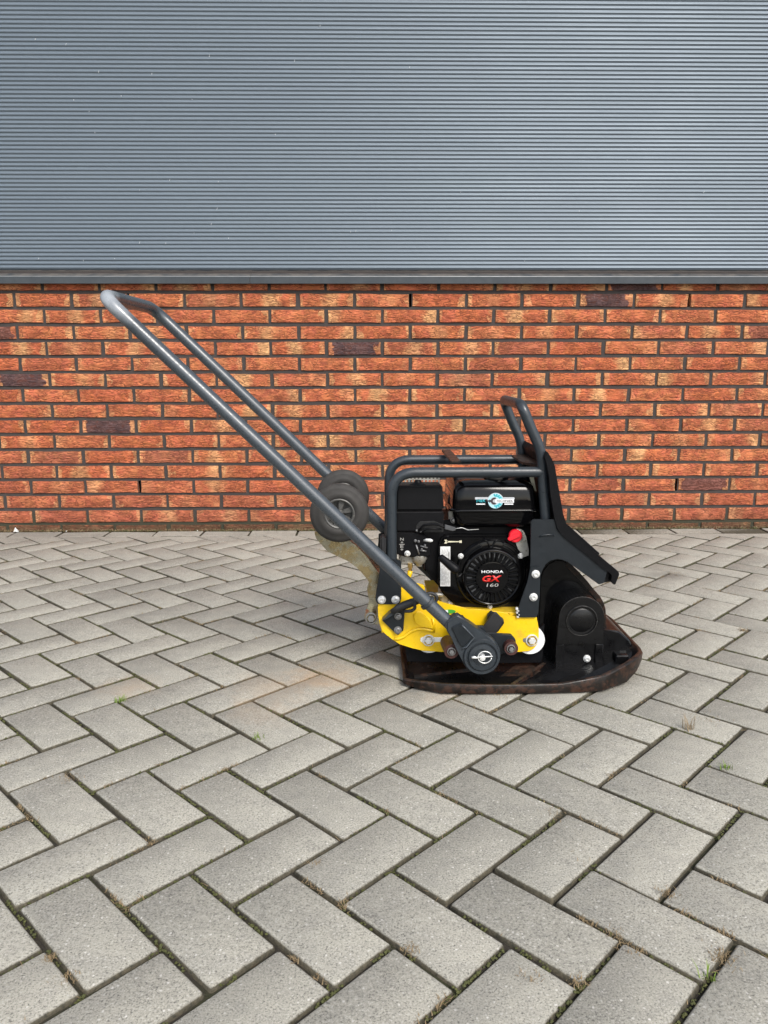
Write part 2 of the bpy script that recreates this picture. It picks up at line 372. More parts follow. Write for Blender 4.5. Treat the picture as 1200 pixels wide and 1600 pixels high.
def tube(bm, pts, r, seg=16, caps=True, flat=None):
    pts = [Vector(p_) for p_ in pts]; n = len(pts)
    rings = []; nrm = None
    for i in range(n):
        d = ((pts[min(i + 1, n - 1)] - pts[i]).normalized() + (pts[i] - pts[max(i - 1, 0)]).normalized())
        d.normalize()
        if nrm is None:
            nrm = d.cross(Vector((0, 1, 0)));
            if nrm.length < 0.1: nrm = d.cross(Vector((1, 0, 0)))
        nrm = (nrm - d * nrm.dot(d)).normalized(); bi = d.cross(nrm)
        rr = r[i] if isinstance(r, (list, tuple)) else r
        rings.append([bm.verts.new(pts[i] + (nrm * math.cos(2 * math.pi * k / seg) + bi * math.sin(2 * math.pi * k / seg) * (flat or 1)) * rr) for k in range(seg)])
    for i in range(n - 1):
        for k in range(seg): bm.faces.new((rings[i][k], rings[i][(k + 1) % seg], rings[i + 1][(k + 1) % seg], rings[i + 1][k]))
    if caps: bm.faces.new(rings[0][::-1]); bm.faces.new(rings[-1])
    return bm
def lathe(bm, c, prof, seg=32, axis='Y', ecc=None):
    """prof: list of (radius, offset along axis); c centre"""
    rings = []
    for r, y in prof:
        if r < 1e-6:
            rings.append([bm.verts.new(c + (Vector((0, y, 0)) if axis == 'Y' else Vector((0, 0, y))))])
        else:
            ring = []
            for k in range(seg):
                a = 2 * math.pi * k / seg
                ring.append(bm.verts.new(c + (Vector((math.cos(a) * r, y, math.sin(a) * r)) if axis == 'Y' else Vector((math.cos(a) * r, math.sin(a) * r, y)))))
            rings.append(ring)
    for i in range(len(rings) - 1):
        A, B = rings[i], rings[i + 1]
        for k in range(seg):
            k2 = (k + 1) % seg
            if len(A) == 1 and len(B) == 1: continue
            if len(A) == 1: bm.faces.new((A[0], B[k2], B[k]))
            elif len(B) == 1: bm.faces.new((A[k], A[k2], B[0]))
            else: bm.faces.new((A[k], A[k2], B[k2], B[k]))
    return bm
def bolt(x, y, Y, rpx, parent, name='bolt', mat='bolt', kind='button'):
    rpx *= 1.06; c = at(x, y, Y); r = ms(rpx, Y); bm = bmesh.new()
    lathe(bm, c, [(r, 0.0015), (r, -0.0012), (r * .97, -0.0018), (r * .80, -0.002)], 20)
    if kind == 'button':
        lathe(bm, c, [(r * .80, -0.0018), (r * .76, -0.0045), (r * .56, -0.0062), (r * .36, -0.0064), (r * .32, -0.003), (0, -0.003)], 20)
    else:
        lathe(bm, c, [(r * .62, -0.0018), (r * .62, -0.0062), (r * .54, -0.0075), (0, -0.0078)], 6)
    return put(name, bm, mat, parent, smooth=True, auto=35)
def text(name, s, x, y, Y, hpx, wpx, mat, parent, rot=0.0, ext=0.0004, bold=0.0, shear=0.0):
    cu = bpy.data.curves.new(name, 'FONT'); cu.body = s; cu.align_x = 'CENTER'; cu.align_y = 'CENTER'
    cu.size = 1; cu.extrude = 0; cu.offset = bold; cu.shear = shear; cu.resolution_u = 2
    tmp = bpy.data.objects.new('tmp', cu); col.objects.link(tmp)
    bpy.context.view_layer.update()
    me = bpy.data.meshes.new_from_object(tmp.evaluated_get(bpy.context.evaluated_depsgraph_get()))
    bpy.data.objects.remove(tmp); bpy.data.curves.remove(cu)
    xs = [v.co.x for v in me.vertices]; ys = [v.co.y for v in me.vertices]
    cx, cy = (max(xs) + min(xs)) / 2, (max(ys) + min(ys)) / 2
    sx = ms(wpx, Y) / (max(xs) - min(xs)); sy = ms(hpx, Y) / (max(ys) - min(ys))
    o_ = at(x, y, Y)
    bm = bmesh.new(); bm.from_mesh(me); bpy.data.meshes.remove(me)
    for v in bm.verts:
        a, b_ = (v.co.x - cx) * sx, (v.co.y - cy) * sy
        a, b_ = a * math.cos(rot) - b_ * math.sin(rot), a * math.sin(rot) + b_ * math.cos(rot)
        v.co = Vector((o_.x + a, o_.y, o_.z + b_))
    r = bmesh.ops.extrude_face_region(bm, geom=list(bm.faces))
    bmesh.ops.translate(bm, verts=[g for g in r['geom'] if isinstance(g, bmesh.types.BMVert)], vec=(0, ext, 0))
    return put(name, bm, mat, parent)

# ------------------------------------------------------------------ ground and paving
bm = bmesh.new()
vs = [bm.verts.new(q) for q in ((-60, -60, -0.035), (60, -60, -0.035), (60, 60, -0.035), (-60, 60, -0.035))]
bm.faces.new(vs); g = put('ground', bm, 'joint'); g['kind'] = 'structure'

def uvxy(u, v): return (P * ((u - OU) - (v - OV)) / 2 ** .5, P * ((u - OU) + (v - OV)) / 2 ** .5)
YEDGE = 3.385
paving = bpy.data.objects.new('block_paving', None); col.objects.link(paving); paving['kind'] = 'structure'
G = 0.0027                                          # half joint
def clip(poly, ymax):
    out = []
    for i in range(len(poly)):
        a, b_ = poly[i], poly[(i + 1) % len(poly)]
        if a[1] <= ymax: out.append(a)
        if (a[1] <= ymax) != (b_[1] <= ymax):
            s = (ymax - a[1]) / (b_[1] - a[1]); out.append((a[0] + s * (b_[0] - a[0]), ymax))
    return out
def octo(x0, x1, y0, y1, cut, rng):
    c = [cut * rng.uniform(.5, 1.6) for _ in range(4)]
    return [(x0 + c[0], y0), (x1 - c[1], y0), (x1, y0 + c[1]), (x1, y1 - c[2]), (x1 - c[2], y1), (x0 + c[3], y1), (x0, y1 - c[3]), (x0, y0 + c[0])]
def paver_bm(poly, rng, bev=0.0042, top=0.0):
    n = len(poly); cx = sum(q[0] for q in poly) / n; cy = sum(q[1] for q in poly) / n
    bm = bmesh.new(); rings = []
    for inset, z in ((0, -0.03), (0, -0.0050), (bev * .42, -0.0017), (bev, 0.0)):
        ring = []
        for (x, y) in poly:
            dx, dy = x - cx, y - cy
            sx = max(0, abs(dx) - inset * 1.0) / max(abs(dx), 1e-6); sy = max(0, abs(dy) - inset * 1.0) / max(abs(dy), 1e-6)
            ring.append(bm.verts.new((cx + dx * sx, cy + dy * sy, z)))
        rings.append(ring)
    for i in range(3):
        for k in range(n):
            f = bm.faces.new((rings[i][k], rings[i][(k + 1) % n], rings[i + 1][(k + 1) % n], rings[i + 1][k]))
    bm.faces.new(rings[-1]); return bm
# mesh variants in local coordinates (u along x)
rng = random.Random(3)
def paver_mesh(poly):
    b_ = paver_bm(poly, rng); me = bpy.data.meshes.new('paver'); b_.to_mesh(me); b_.free()
    me.materials.append(M['paver'])
    me.polygons.foreach_set('use_smooth', [True] * len(me.polygons)); me.set_sharp_from_angle(angle=R(50))
    return me
full = [paver_mesh(octo(-P + G * rng.uniform(.7, 1.35), P - G * rng.uniform(.7, 1.35), -P / 2 + G * rng.uniform(.7, 1.35), P / 2 - G * rng.uniform(.7, 1.35), 0.0020, rng)) for _ in range(16)]
items = []
for i in range(-45, 75):
    for j in range(-45, 75):
        tt = (i + j) % 4
        if tt == 2: u0, v0, horiz = i, j, True
        elif tt == 0: u0, v0, horiz = i, j, False
        else: continue
        cu_, cv = (u0 + 1, v0 + .5) if horiz else (u0 + .5, v0 + 1)
        x, y = uvxy(cu_, cv)
        if not (-4.2 < x < 4.2 and -1.6 < y < 3.5): continue
        corners = [uvxy(*q) for q in ((u0, v0), (u0 + (2 if horiz else 1), v0), (u0 + (2 if horiz else 1), v0 + (1 if horiz else 2)), (u0, v0 + (1 if horiz else 2)))]
        if min(c_[1] for c_ in corners) > YEDGE - 0.03: continue
        cut = max(c_[1] for c_ in corners) > YEDGE
        ang = R(45) if horiz else R(135)
        pr = proj((x, y, 0)); size = 0
        if pr and y > .3:
            q4 = [proj((c_[0], c_[1], 0)) for c_ in corners]
            if all(q4) and any(-5 < a_[0] < 1205 and a_[1] < 1605 for a_ in q4): size = 1 / y
        items.append((size, x, y, ang, cut, corners, None))
# edge course along the wall
x = -4.2
while x < 4.2:
    y0, y1 = YEDGE + 0.004, 3.490
    pr = proj((x + .107, 3.44, 0)); size = 1 / 3.44 if pr and -30 < pr[0] < 1230 else 0
    items.append((size, x, 0, 0, 'edge', None, (x + G, x + .2145 - G, y0, y1))); x += .2145
items.sort(key=lambda q: -q[0])
print('pavers in view', sum(1 for q in items if q[0] > 0), 'all', len(items))
joints = []
rest = bmesh.new(); pcount = 0
for k, (size, x, y, ang, cut, corners, ed) in enumerate(items):
    rg = random.Random(k * 13 + 5)
    single = size > 0 and pcount < 300
    dz = rg.uniform(-0.0014, 0.0014) - 0.0015; tx, ty = rg.gauss(0, 0.0065), rg.gauss(0, 0.0065)
    if size > 0 and corners:
        for q in range(4): joints.append((corners[q], corners[(q + 1) % 4]))
    if cut == 'edge':
        bmp = paver_bm([(a_ - (ed[0] + ed[1]) / 2, b_ - 3.437) for a_, b_ in octo(ed[0], ed[1], ed[2], ed[3], .003, rg)], rg)
        me = bpy.data.meshes.new('paver'); bmp.to_mesh(me); bmp.free(); me.materials.append(M['paver'])
        mw = Matrix.Translation(((ed[0] + ed[1]) / 2, 3.437, dz))
    elif cut:
        cx = sum(c_[0] for c_ in corners) / 4; cy = sum(c_[1] for c_ in corners) / 4
        ins = [(c_[0] + (cx - c_[0]) * .035, c_[1] + (cy - c_[1]) * .035) for c_ in corners]
        pl_ = clip(ins, YEDGE)
        if len(pl_) < 3: continue
        cx = sum(c_[0] for c_ in pl_) / len(pl_); cy = sum(c_[1] for c_ in pl_) / len(pl_)
        bmp = paver_bm([(a_ - cx, b_ - cy) for a_, b_ in pl_], rg, .002)
        me = bpy.data.meshes.new('paver'); bmp.to_mesh(me); bmp.free(); me.materials.append(M['paver'])
        mw = Matrix.Translation((cx, cy, dz))
    else:
        me = full[rg.randrange(16)]
        mw = Matrix.Translation((x, y, dz)) @ Matrix.Rotation(ang + (math.pi if rg.random() < .5 else 0) + rg.gauss(0, .006), 4, 'Z')
    mw = mw @ Matrix.Rotation(tx, 4, 'X') @ Matrix.Rotation(ty, 4, 'Y')
    if single:
        o = link('paver', me, paving); o.matrix_local = mw; pcount += 1
    else:
        n0 = len(rest.verts); rest.from_mesh(me); rest.verts.ensure_lookup_table()
        bmesh.ops.transform(rest, matrix=mw, verts=rest.verts[n0:])
me = bpy.data.meshes.new('paver'); rest.to_mesh(me); rest.free(); me.materials.append(M['paver'])
o = link('paver', me, paving); o['kind'] = 'stuff'
# joint filling: slightly uneven sand bed just under the paver arrises
bm = bmesh.new()
nx, ny = 150, 110
grid = [[bm.verts.new((-2.4 + 4.8 * a_ / nx, .3 + 3.2 * b_ / ny, -0.0100 + 0.0045 * noise.noise(Vector((a_ * .9, b_ * .9, 0))))) for b_ in range(ny + 1)] for a_ in range(nx + 1)]
for a_ in range(nx):
    for b_ in range(ny): bm.faces.new((grid[a_][b_], grid[a_ + 1][b_], grid[a_ + 1][b_ + 1], grid[a_][b_ + 1]))
o = put('joint_sand', bm, 'joint', paving, smooth=True); o['kind'] = 'stuff'

# moss and straw in the joints (uncountable)
rg = random.Random(11)
def blade(bm, p_, h_, wd, lean, ang):
    d = Vector((math.cos(ang), math.sin(ang), 0)); s = Vector((-d.y, d.x, 0)) * wd
    tip = p_ + d * lean + Vector((0, 0, h_)); mid = p_ + d * lean * .4 + Vector((0, 0, h_ * .65))
    v = [bm.verts.new(p_ - s), bm.verts.new(p_ + s), bm.verts.new(mid + s * .7), bm.verts.new(mid - s * .7), bm.verts.new(tip)]
    bm.faces.new((v[0], v[1], v[2], v[3])); bm.faces.new((v[3], v[2], v[4]))
mossb, dryb = bmesh.new(), bmesh.new()
for (a_, b_) in joints:
    if a_[1] > YEDGE or b_[1] > YEDGE: continue
    ln = math.dist(a_, b_)
    for s_ in range(int(ln / 0.004)):
        f_ = rg.random(); x = a_[0] + (b_[0] - a_[0]) * f_; y = a_[1] + (b_[1] - a_[1]) * f_
        den = noise.noise(Vector((x * 5.5, y * 5.5, 3))) + .55 * noise.noise(Vector((x * 19, y * 19, 9)))
        far = y > 2.2
        if den > 0.05 and rg.random() < (.35 if far else .8):      # moss cushions
            r_ = rg.uniform(.0012, .0030); c_ = Vector((x + rg.gauss(0, .0011), y + rg.gauss(0, .0011), -0.0080 + rg.random() * .0055))
            q = [c_ + Vector((math.cos(k * 1.257 + f_ * 9) * r_, math.sin(k * 1.257 + f_ * 9) * r_, rg.uniform(-.001, .0006))) for k in range(5)]
            tp = mossb.verts.new(c_ + Vector((0, 0, r_ * .8))); qq = [mossb.verts.new(z_) for z_ in q]
            for k in range(5): mossb.faces.new((qq[k], qq[(k + 1) % 5], tp))
        den2 = noise.noise(Vector((x * 7 + 40, y * 7, 1))) + .8 * noise.noise(Vector((x * 26, y * 26, 5)))
        if den2 > 0.40 and rg.random() < .7:
            for _ in range(2):
                blade(dryb, Vector((x + rg.gauss(0, .003), y + rg.gauss(0, .003), -0.004)), rg.uniform(.0, .006), rg.uniform(.0004, .0009), rg.uniform(.003, .011), rg.uniform(0, 6.3))
        if rg.random() < .006:
            blade(dryb, Vector((x, y, 0.0005)), .001, .0006, rg.uniform(.004, .02), rg.uniform(0, 6.3))
# litter and moss along the foot of the wall
for k in range(2600):
    x = rg.uniform(-2.3, 2.4); y = 3.500 - abs(rg.gauss(0, .006))
    if noise.noise(Vector((x * 4, 0, 2))) + rg.random() * .8 > .35:
        c_ = Vector((x, y, rg.uniform(-.004, .002))); r_ = rg.uniform(.003, .008)
        q = [c_ + Vector((math.cos(k2 * 1.257) * r_, math.sin(k2 * 1.257) * r_ * .5, 0)) for k2 in range(5)]
        tp = mossb.verts.new(c_ + Vector((0, 0, r_ * .8))); qq = [mossb.verts.new(z_) for z_ in q]
        for k2 in range(5): mossb.faces.new((qq[k2], qq[(k2 + 1) % 5], tp))
    for _ in range(2): blade(dryb, Vector((x, y - .004, 0)), rg.uniform(.001, .012), .0012, rg.uniform(.006, .02), rg.uniform(0, 6.3))
# loose clumps of straw seen on the paving
for (px, py, n_, sp) in ((1010, 915, 120, .022), (1055, 896, 90, .03), (1162, 985, 60, .012), (78, 1497, 90, .007), (105, 1532, 50, .012), (860, 1268, 60, .018), (1125, 1495, 90, .012), (1040, 1395, 80, .010), (905, 1340, 10, .02), (960, 1460, 50, .012), (990, 1485, 40, .01), (1135, 1498, 50, .02), (110, 1215, 60, .02), (490, 1350, 30, .008), (925, 824, 90, .03), (970, 830, 60, .02), (830, 1525, 30, .01), (780, 1085, 50, .02), (1100, 1120, 50, .03), (640, 1484, 60, .012), (905, 1535, 70, .01)):
    g0 = gnd(px, py)
    for _ in range(n_): blade(dryb, Vector((g0.x + rg.gauss(0, sp * .6), g0.y + rg.gauss(0, sp * .6), -0.001)), rg.uniform(.0, .006), rg.uniform(.0003, .0007), rg.uniform(.002, .007), rg.uniform(0, 6.3))
o = put('joint_moss', mossb, 'moss'); o['kind'] = 'stuff'; o['label'] = 'green moss growing in the joints between the grey pavers'; o['category'] = 'moss'
o = put('dry_straw', dryb, 'dry'); o['kind'] = 'stuff'; o['label'] = 'brown dry straw and withered moss caught in the paving joints'; o['category'] = 'plant debris'

# grass tufts one can count
for (px, py, hh, n_, lab) in ((188, 1095, .016, 34, 'small green grass tuft in the joints left of the machine, beside a rust stained paver'),
                              (402, 1153, .013, 22, 'small dark green grass tuft in the paving joints below the carrying handle end'),
                              (1077, 1138, .030, 16, 'tall thin brownish grass sprout in the joints in front of the plate'),
                              (1133, 1198, .012, 30, 'low bright green grass tuft near the right edge of the picture'),
                              (1162, 985, .016, 20, 'straw coloured grass tuft on the paving at far right, level with the plate'),
                              (1108, 1528, .020, 14, 'green leafy sprout in the bottom right corner joint')):
    g0 = gnd(px, py); bm = bmesh.new()
    for _ in range(n_): blade(bm, Vector((g0.x + rg.gauss(0, .006), g0.y + rg.gauss(0, .004), -.004)), hh * rg.uniform(.5, 1.2), rg.uniform(.0006, .0011), hh * rg.uniform(.1, .9), rg.uniform(0, 6.3))
    o = put('grass_tuft', bm, 'dry' if 'straw' in lab or 'brown' in lab else 'grass'); o['label'] = lab; o['category'] = 'grass tuft'; o['group'] = 'grass tufts growing in the paving joints'
# pale scraps lying at the foot of the wall
for (px, py, s_, lab) in ((27, 829, .012, 'white torn scrap lying against the foot of the wall at far left'), (104, 829.5, .003, 'tiny pale scrap on the paving at the wall foot, second from left'), (308, 829, .0025, 'tiny pale crumb at the foot of the wall, below the upper handle end')):
    g0 = gnd(px, py + 1); bm = bmesh.new()
    q = [(-1, 0), (-.5, .5), (-.15, 1.7), (.2, 1.1), (.5, .7), (1.2, .3), (1.3, 0)]
    prism(bm, [(g0.x + a_ * s_, max(0, b_) * s_) for a_, b_ in q], 3.486, 3.492, .0005)
    o = put('paper_scrap', bm, 'white'); o['label'] = lab; o['category'] = 'litter'; o['group'] = 'pale scraps at the wall foot'

# ------------------------------------------------------------------ building
wall = bpy.data.objects.new('warehouse_facade', None); col.objects.link(wall); wall.location = (0, D, 0)
wall['label'] = 'building front with an orange brick plinth under dark grey corrugated steel cladding'; wall['category'] = 'building'
BP, CP, Z0 = 0.2465, 0.0686, 1.0608                # brick pitch, course, centre of the top bed joint in view
WEEP = [(0, 198, 466), (0, 636, 466), (0, 1070, 468), (12, 215, 760), (12, 1055, 757)]
weeps = {}
for (row, px, py) in WEEP: weeps.setdefault(row + 1, []).append(at(px, py, D).x)
rgb = random.Random(21)
DARK = [(940, 468), (967, 440), (550, 546), (170, 666), (25, 592), (8, 519), (1093, 757), (225, 710), (1175, 518), (715, 597), (845, 545), (60, 705)]
DARKP = [(at(a_, b_, D).x, at(a_, b_, D).z) for a_, b_ in DARK]
DSTR = [1, 1, 1, 1, 1, .8, .85, .35, .5, .3, .3, .3]
def brick_mesh(v):
    r_ = random.Random(v * 7 + 1); bm = bmesh.new()
    hw, hh, dp = (BP - 0.0140) / 2, (CP - 0.0140) / 2, 0.03
    nx_, nz_ = 6, 2
    f = [[None] * (nz_ + 1) for _ in range(nx_ + 1)]
    for a_ in range(nx_ + 1):
        for b_ in range(nz_ + 1):
            ed = a_ in (0, nx_) or b_ in (0, nz_)
            x = -hw + 2 * hw * a_ / nx_; z = -hh + 2 * hh * b_ / nz_
            if ed:
                x += r_.uniform(-.0014, .0014); z += r_.uniform(-.0014, .0014); x -= math.copysign(.002, x) if a_ in (0, nx_) else 0; z -= math.copysign(.0012, z) if b_ in (0, nz_) else 0
            f[a_][b_] = bm.verts.new((x, (0.002 if ed else -0.0015) + r_.uniform(-.0012, .0012), z))
    for a_ in range(nx_):
        for b_ in range(nz_): bm.faces.new((f[a_][b_], f[a_ + 1][b_], f[a_ + 1][b_ + 1], f[a_][b_ + 1]))
    ring = [f[a_][0] for a_ in range(nx_)] + [f[nx_][b_] for b_ in range(nz_)] + [f[a_][nz_] for a_ in range(nx_, 0, -1)] + [f[0][b_] for b_ in range(nz_, 0, -1)]
    r2 = [bm.verts.new((math.copysign(min(abs(v_.co.x) + .0018, hw + .001), v_.co.x), .006, math.copysign(min(abs(v_.co.z) + .0012, hh + .0008), v_.co.z) if abs(v_.co.z) > hh * .5 else v_.co.z)) for v_ in ring]
    r3 = [bm.verts.new((v_.co.x, dp, v_.co.z)) for v_ in r2]
    n_ = len(ring)
    for k in range(n_):
        bm.faces.new((ring[k], r2[k], r2[(k + 1) % n_], ring[(k + 1) % n_])); bm.faces.new((r2[k], r3[k], r3[(k + 1) % n_], r2[(k + 1) % n_]))
    bmesh.ops.recalc_face_normals(bm, faces=bm.faces)
    me = bpy.data.meshes.new('brick'); bm.to_mesh(me); bm.free(); me.materials.append(M['brick'])
    return me
bmeshes = [brick_mesh(v) for v in range(14)]
restb = bmesh.new(); bcount = 0
for row in range(0, 17):                            # row r lies under bed joint r-1 (row 0 is cut by the sill)
    zc = Z0 - CP * (row - .5)
    odd = row % 2 == 1
    xph = (-1.551 if odd else -1.428)
    for k in range(-16, 30):
        xc = xph + BP * (k + .5)
        if not (-4.3 < xc < 4.3): continue
        me = bmeshes[rgb.randrange(14)]
        x_, z_ = xc + rgb.gauss(0, .0012), zc + rgb.gauss(0, .0008)
        pr = proj((xc, D, zc)); vis = -48 < pr[0] < 1248
        rot = Matrix.Rotation(math.pi, 4, 'Y') if rgb.random() < .5 else Matrix.Identity(4)
        mw = Matrix.Translation((x_, rgb.gauss(0, .001), z_)) @ rot @ Matrix.Rotation(rgb.gauss(0, .004), 4, 'Y')
        if vis:
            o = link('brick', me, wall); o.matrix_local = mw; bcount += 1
            dk = max([0.0] + [s_ for (a_, b_), s_ in zip(DARKP, DSTR) if abs(a_ - xc) < BP / 2 and abs(b_ - zc) < CP / 2])
            if dk == 0 and rgb.random() < .16: dk = rgb.uniform(.05, .22)
            ty = rgb.random()
            bandp = (rgb.choice((.18, .82)) if ty < .35 else rgb.uniform(.4, .6) if ty < .75 else rgb.random())
            amt = rgb.choice((0, 0, 0, .2, .35, .55, .75)) if dk < .4 else 0
            o.color = (dk, bandp, rgb.random(), amt)
        else:
            n0 = len(restb.verts); restb.from_mesh(me); restb.verts.ensure_lookup_table()
            bmesh.ops.transform(restb, matrix=mw, verts=restb.verts[n0:])
print('bricks', bcount)
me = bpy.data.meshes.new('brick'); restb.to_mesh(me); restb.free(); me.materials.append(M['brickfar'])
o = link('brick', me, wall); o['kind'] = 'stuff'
# mortar, recessed, left open at the weep joints
bm = bmesh.new(); YM = D + 0.0075
def quad(bm, x0, x1, z0, z1, y):
    bm.faces.new([bm.verts.new(q) for q in ((x0, y, z0), (x1, y, z0), (x1, y, z1), (x0, y, z1))])
zs = [1.10]
for row in range(0, 17):
    zt = Z0 - CP * (row - 1) - .006; zb = Z0 - CP * row + .006
    if row == 0: zt = 1.15
    cuts = sorted(weeps.get(row, [])); x0 = -4.3
    for cx in cuts:
        ph = -1.551 if row % 2 else -1.428
        cx = ph + BP * round((cx - ph) / BP)
        quad(bm, x0, cx - .0055, zb, zt, YM); x0 = cx + .0055
    quad(bm, x0, 4.3, zb, zt, YM)
    quad(bm, -4.3, 4.3, zb - .012, zb, YM)
put('mortar_bed', bm, 'mortar', wall)
bm = bmesh.new(); box(bm, -4.3, 4.3, D + .07, D + .10, -.05, 1.12); put('inner_leaf', bm, 'cavity_shade', wall)
# flashing in two lengths that meet left of the handle
xj = at(390, 437, 3.46).x
YL = 3.470
zb = at(600, 443, YL).z; zt = at(600, 431.8, YL).z
for (x0, x1) in ((-4.3, xj - .0008), (xj + .0008, 4.3)):
    bm = bmesh.new()
    pts = [(YL, zb), (YL, zt - .0015), (YL + .0015, zt + .0002), (D + .075, zt + .043), (D + .075, zt + .039), (YL + .004, zt - .004), (YL + .004, zb + .003), (YL + .02, zb + .003), (YL + .02, zb)]
    a_ = [bm.verts.new((x0, q[0], q[1])) for q in pts]; b_ = [bm.verts.new((x1, q[0], q[1])) for q in pts]
    bm.faces.new(a_); bm.faces.new(b_[::-1])
    for k in range(len(pts)): bm.faces.new((a_[k], b_[k], b_[(k + 1) % len(pts)], a_[(k + 1) % len(pts)]))
    put('sill_flashing', bm, 'flash', wall)
bm = bmesh.new(); tube(bm, [(-4.29, YL + .0006, zt - .0006), (4.29, YL + .0006, zt - .0006)], .0019, 8); put('fold_highlight', bm, 'edge', wall, smooth=True)  # pale bead painted as the highlight on the flashing's front fold
# corrugated cladding: fine horizontal ribs
YC = D + 0.050
zc0 = at(600, 421.3, YC).z; zc1 = 5.2; RP = 0.01655 * YC / D
prof = [(0.0, 0.0), (0.12, -.0005), (0.24, -.0025), (0.36, -.0042), (0.50, -.0046), (0.64, -.0042), (0.76, -.0025), (0.88, -.0005)]
bm = bmesh.new(); prev = None; nr = int((zc1 - zc0) / RP)
for r_ in range(nr):
    for f_, dy in prof:
        z = zc0 + (r_ + f_) * RP
        cur = [bm.verts.new((x, YC + dy, z)) for x in (-4.3, -1.2, 1.4, 4.3)]
        if prev:
            for k in range(3): bm.faces.new((prev[k], prev[k + 1], cur[k + 1], cur[k]))
        prev = cur
o = put('corrugated_cladding', bm, 'clad', wall, smooth=True)
bm = bmesh.new(); box(bm, -4.3, 4.3, YC + .003, YC + .03, zt + .03, zc1); put('cladding_backing', bm, 'cavity_shade', wall)
bm = bmesh.new(); box(bm, -4.32, 4.32, YC - .02, YC + .3, zc1, zc1 + .12, .004); put('roof_trim', bm, 'flash', wall)
bm = bmesh.new(); box(bm, -4.3, 4.3, D + .105, D + 3.0, -.03, zc1 - .01); put('building_core', bm, 'cavity_shade', wall)
# pale marks on the cladding
bm = bmesh.new()
for (x, y) in ((55, 61), (103, 69), (154, 112), (237, 115), (189, 150), (115, 156), (139, 174), (300, 155), (148, 207), (265, 281), (341, 284), (218, 297), (339, 326), (330, 350), (303, 364), (357, 372), (218, 379), (259, 380), (60, 404), (130, 407), (179, 404), (430, 210), (640, 105), (500, 40), (980, 250), (820, 408), (612, 360), (720, 300), (905, 330), (327, 87), (556, 361), (548, 362), (1100, 300), (460, 95)):
    c_ = at(x, y, YC - .006); l_ = rgb.uniform(.003, .009)
    d_ = Vector((l_ * rgb.uniform(.1, .45), 0, l_)); s_ = Vector((.0005, 0, 0))
    q = [c_ - d_ * .5 - s_, c_ - d_ * .5 + s_, c_ + d_ * .5 + s_, c_ + d_ * .5 - s_]
    vv = [bm.verts.new(z_) for z_ in q]; vb = [bm.verts.new(z_ + Vector((0, .004, 0))) for z_ in q]
    bm.faces.new(vv); bm.faces.new(vb[::-1])
    for k in range(4): bm.faces.new((vv[k], vb[k], vb[(k + 1) % 4], vv[(k + 1) % 4]))
o = put('pale_mark', bm, 'fleck', wall); o['kind'] = 'stuff'

# ------------------------------------------------------------------ the plate compactor
mc = bpy.data.objects.new('plate_compactor', None); col.objects.link(mc); mc.location = (0.36, 1.925, 0)
mc['label'] = 'yellow and black petrol plate compactor with its guide handle folded back, standing on the pavers'
mc['category'] = 'plate compactor'
YMID = 1.925
def mir(y): return 2 * YMID - y

# --- base plate: cast pan with turned-up rim
half = [(.072, 1.722, .020, .003), (.100, 1.702, .023, .0005), (.160, 1.672, .028, 0), (.250, 1.669, .026, 0), (.350, 1.669, .025, 0), (.440, 1.670, .027, 0), (.493, 1.672, .036, 0),
        (.540, 1.682, .041, 0), (.575, 1.705, .046, .0005), (.606, 1.722, .054, .002), (.640, 1.752, .060, .018), (.661, 1.782, .060, .034), (.668, 1.815, .058, .040)]
outl = half + [(x, mir(y), a_, b_) for x, y, a_, b_ in reversed(half)]
bm = bmesh.new(); cx, cy = .37, YMID
def ringv(inset, zi, dz=0):
    out = []
    for q in outl:
        dx, dy = q[0] - cx, q[1] - cy
        sx = (abs(dx) - inset) / abs(dx) if abs(dx) > .02 else 1; sy = (abs(dy) - inset) / abs(dy)
        out.append(bm.verts.new((cx + dx * sx, cy + dy * sy, (q[zi] if zi is not None else 0) + dz)))
    return out
rings = [ringv(.020, 3, .0), ringv(.006, 3, .0012), ringv(.001, 3, .005), ringv(0, 2, -.003), ringv(.0015, 2, -.0005), ringv(.0035, 2, 0), ringv(.0075, 2, -.0008), ringv(.0095, 2, -.004)]
fl = []
for q in outl:
    dx, dy = q[0] - cx, q[1] - cy
    fl.append(bm.verts.new((cx + dx * (abs(dx) - .022) / abs(dx) if abs(dx) > .03 else q[0], cy + dy * (abs(dy) - .016) / abs(dy), max(.010, q[3] + .008))))
rings.append(fl)
for i in range(len(rings) - 1):
    for k in range(len(outl)):
        bm.faces.new((rings[i][k], rings[i][(k + 1) % len(outl)], rings[i + 1][(k + 1) % len(outl)], rings[i + 1][k]))
bm.faces.new(rings[0][::-1])
bm.faces.index_update()
for f_ in bm.faces:
    q = f_.calc_center_median()
    if 7 * len(outl) <= f_.index < 8 * len(outl) and not (q.x > .60 and q.y > 1.84): f_.material_index = 1
base = put('base_plate', bm, 'rust', mc, smooth=True, auto=40, label='brown worn steel rim and sole of the plate')
base.data.materials.append(M['cast'])
bm = bmesh.new()
r1 = [bm.verts.new(Vector(((cx + (q[0] - cx) * .965), cy + (q[1] - cy) * .955, max(.0125, q[3] + .0105)))) for q in outl]
r0 = [bm.verts.new(v_.co + Vector((0, 0, -.012 if v_.co.z > .02 else -.006))) for v_ in r1]
f_ = bm.faces.new(r1); bmesh.ops.triangulate(bm, faces=[f_])
for k in range(len(r1)): bm.faces.new((r1[k], r0[k], r0[(k + 1) % len(r1)], r1[(k + 1) % len(r1)]))
put('plate_floor', bm, 'cast', mc)
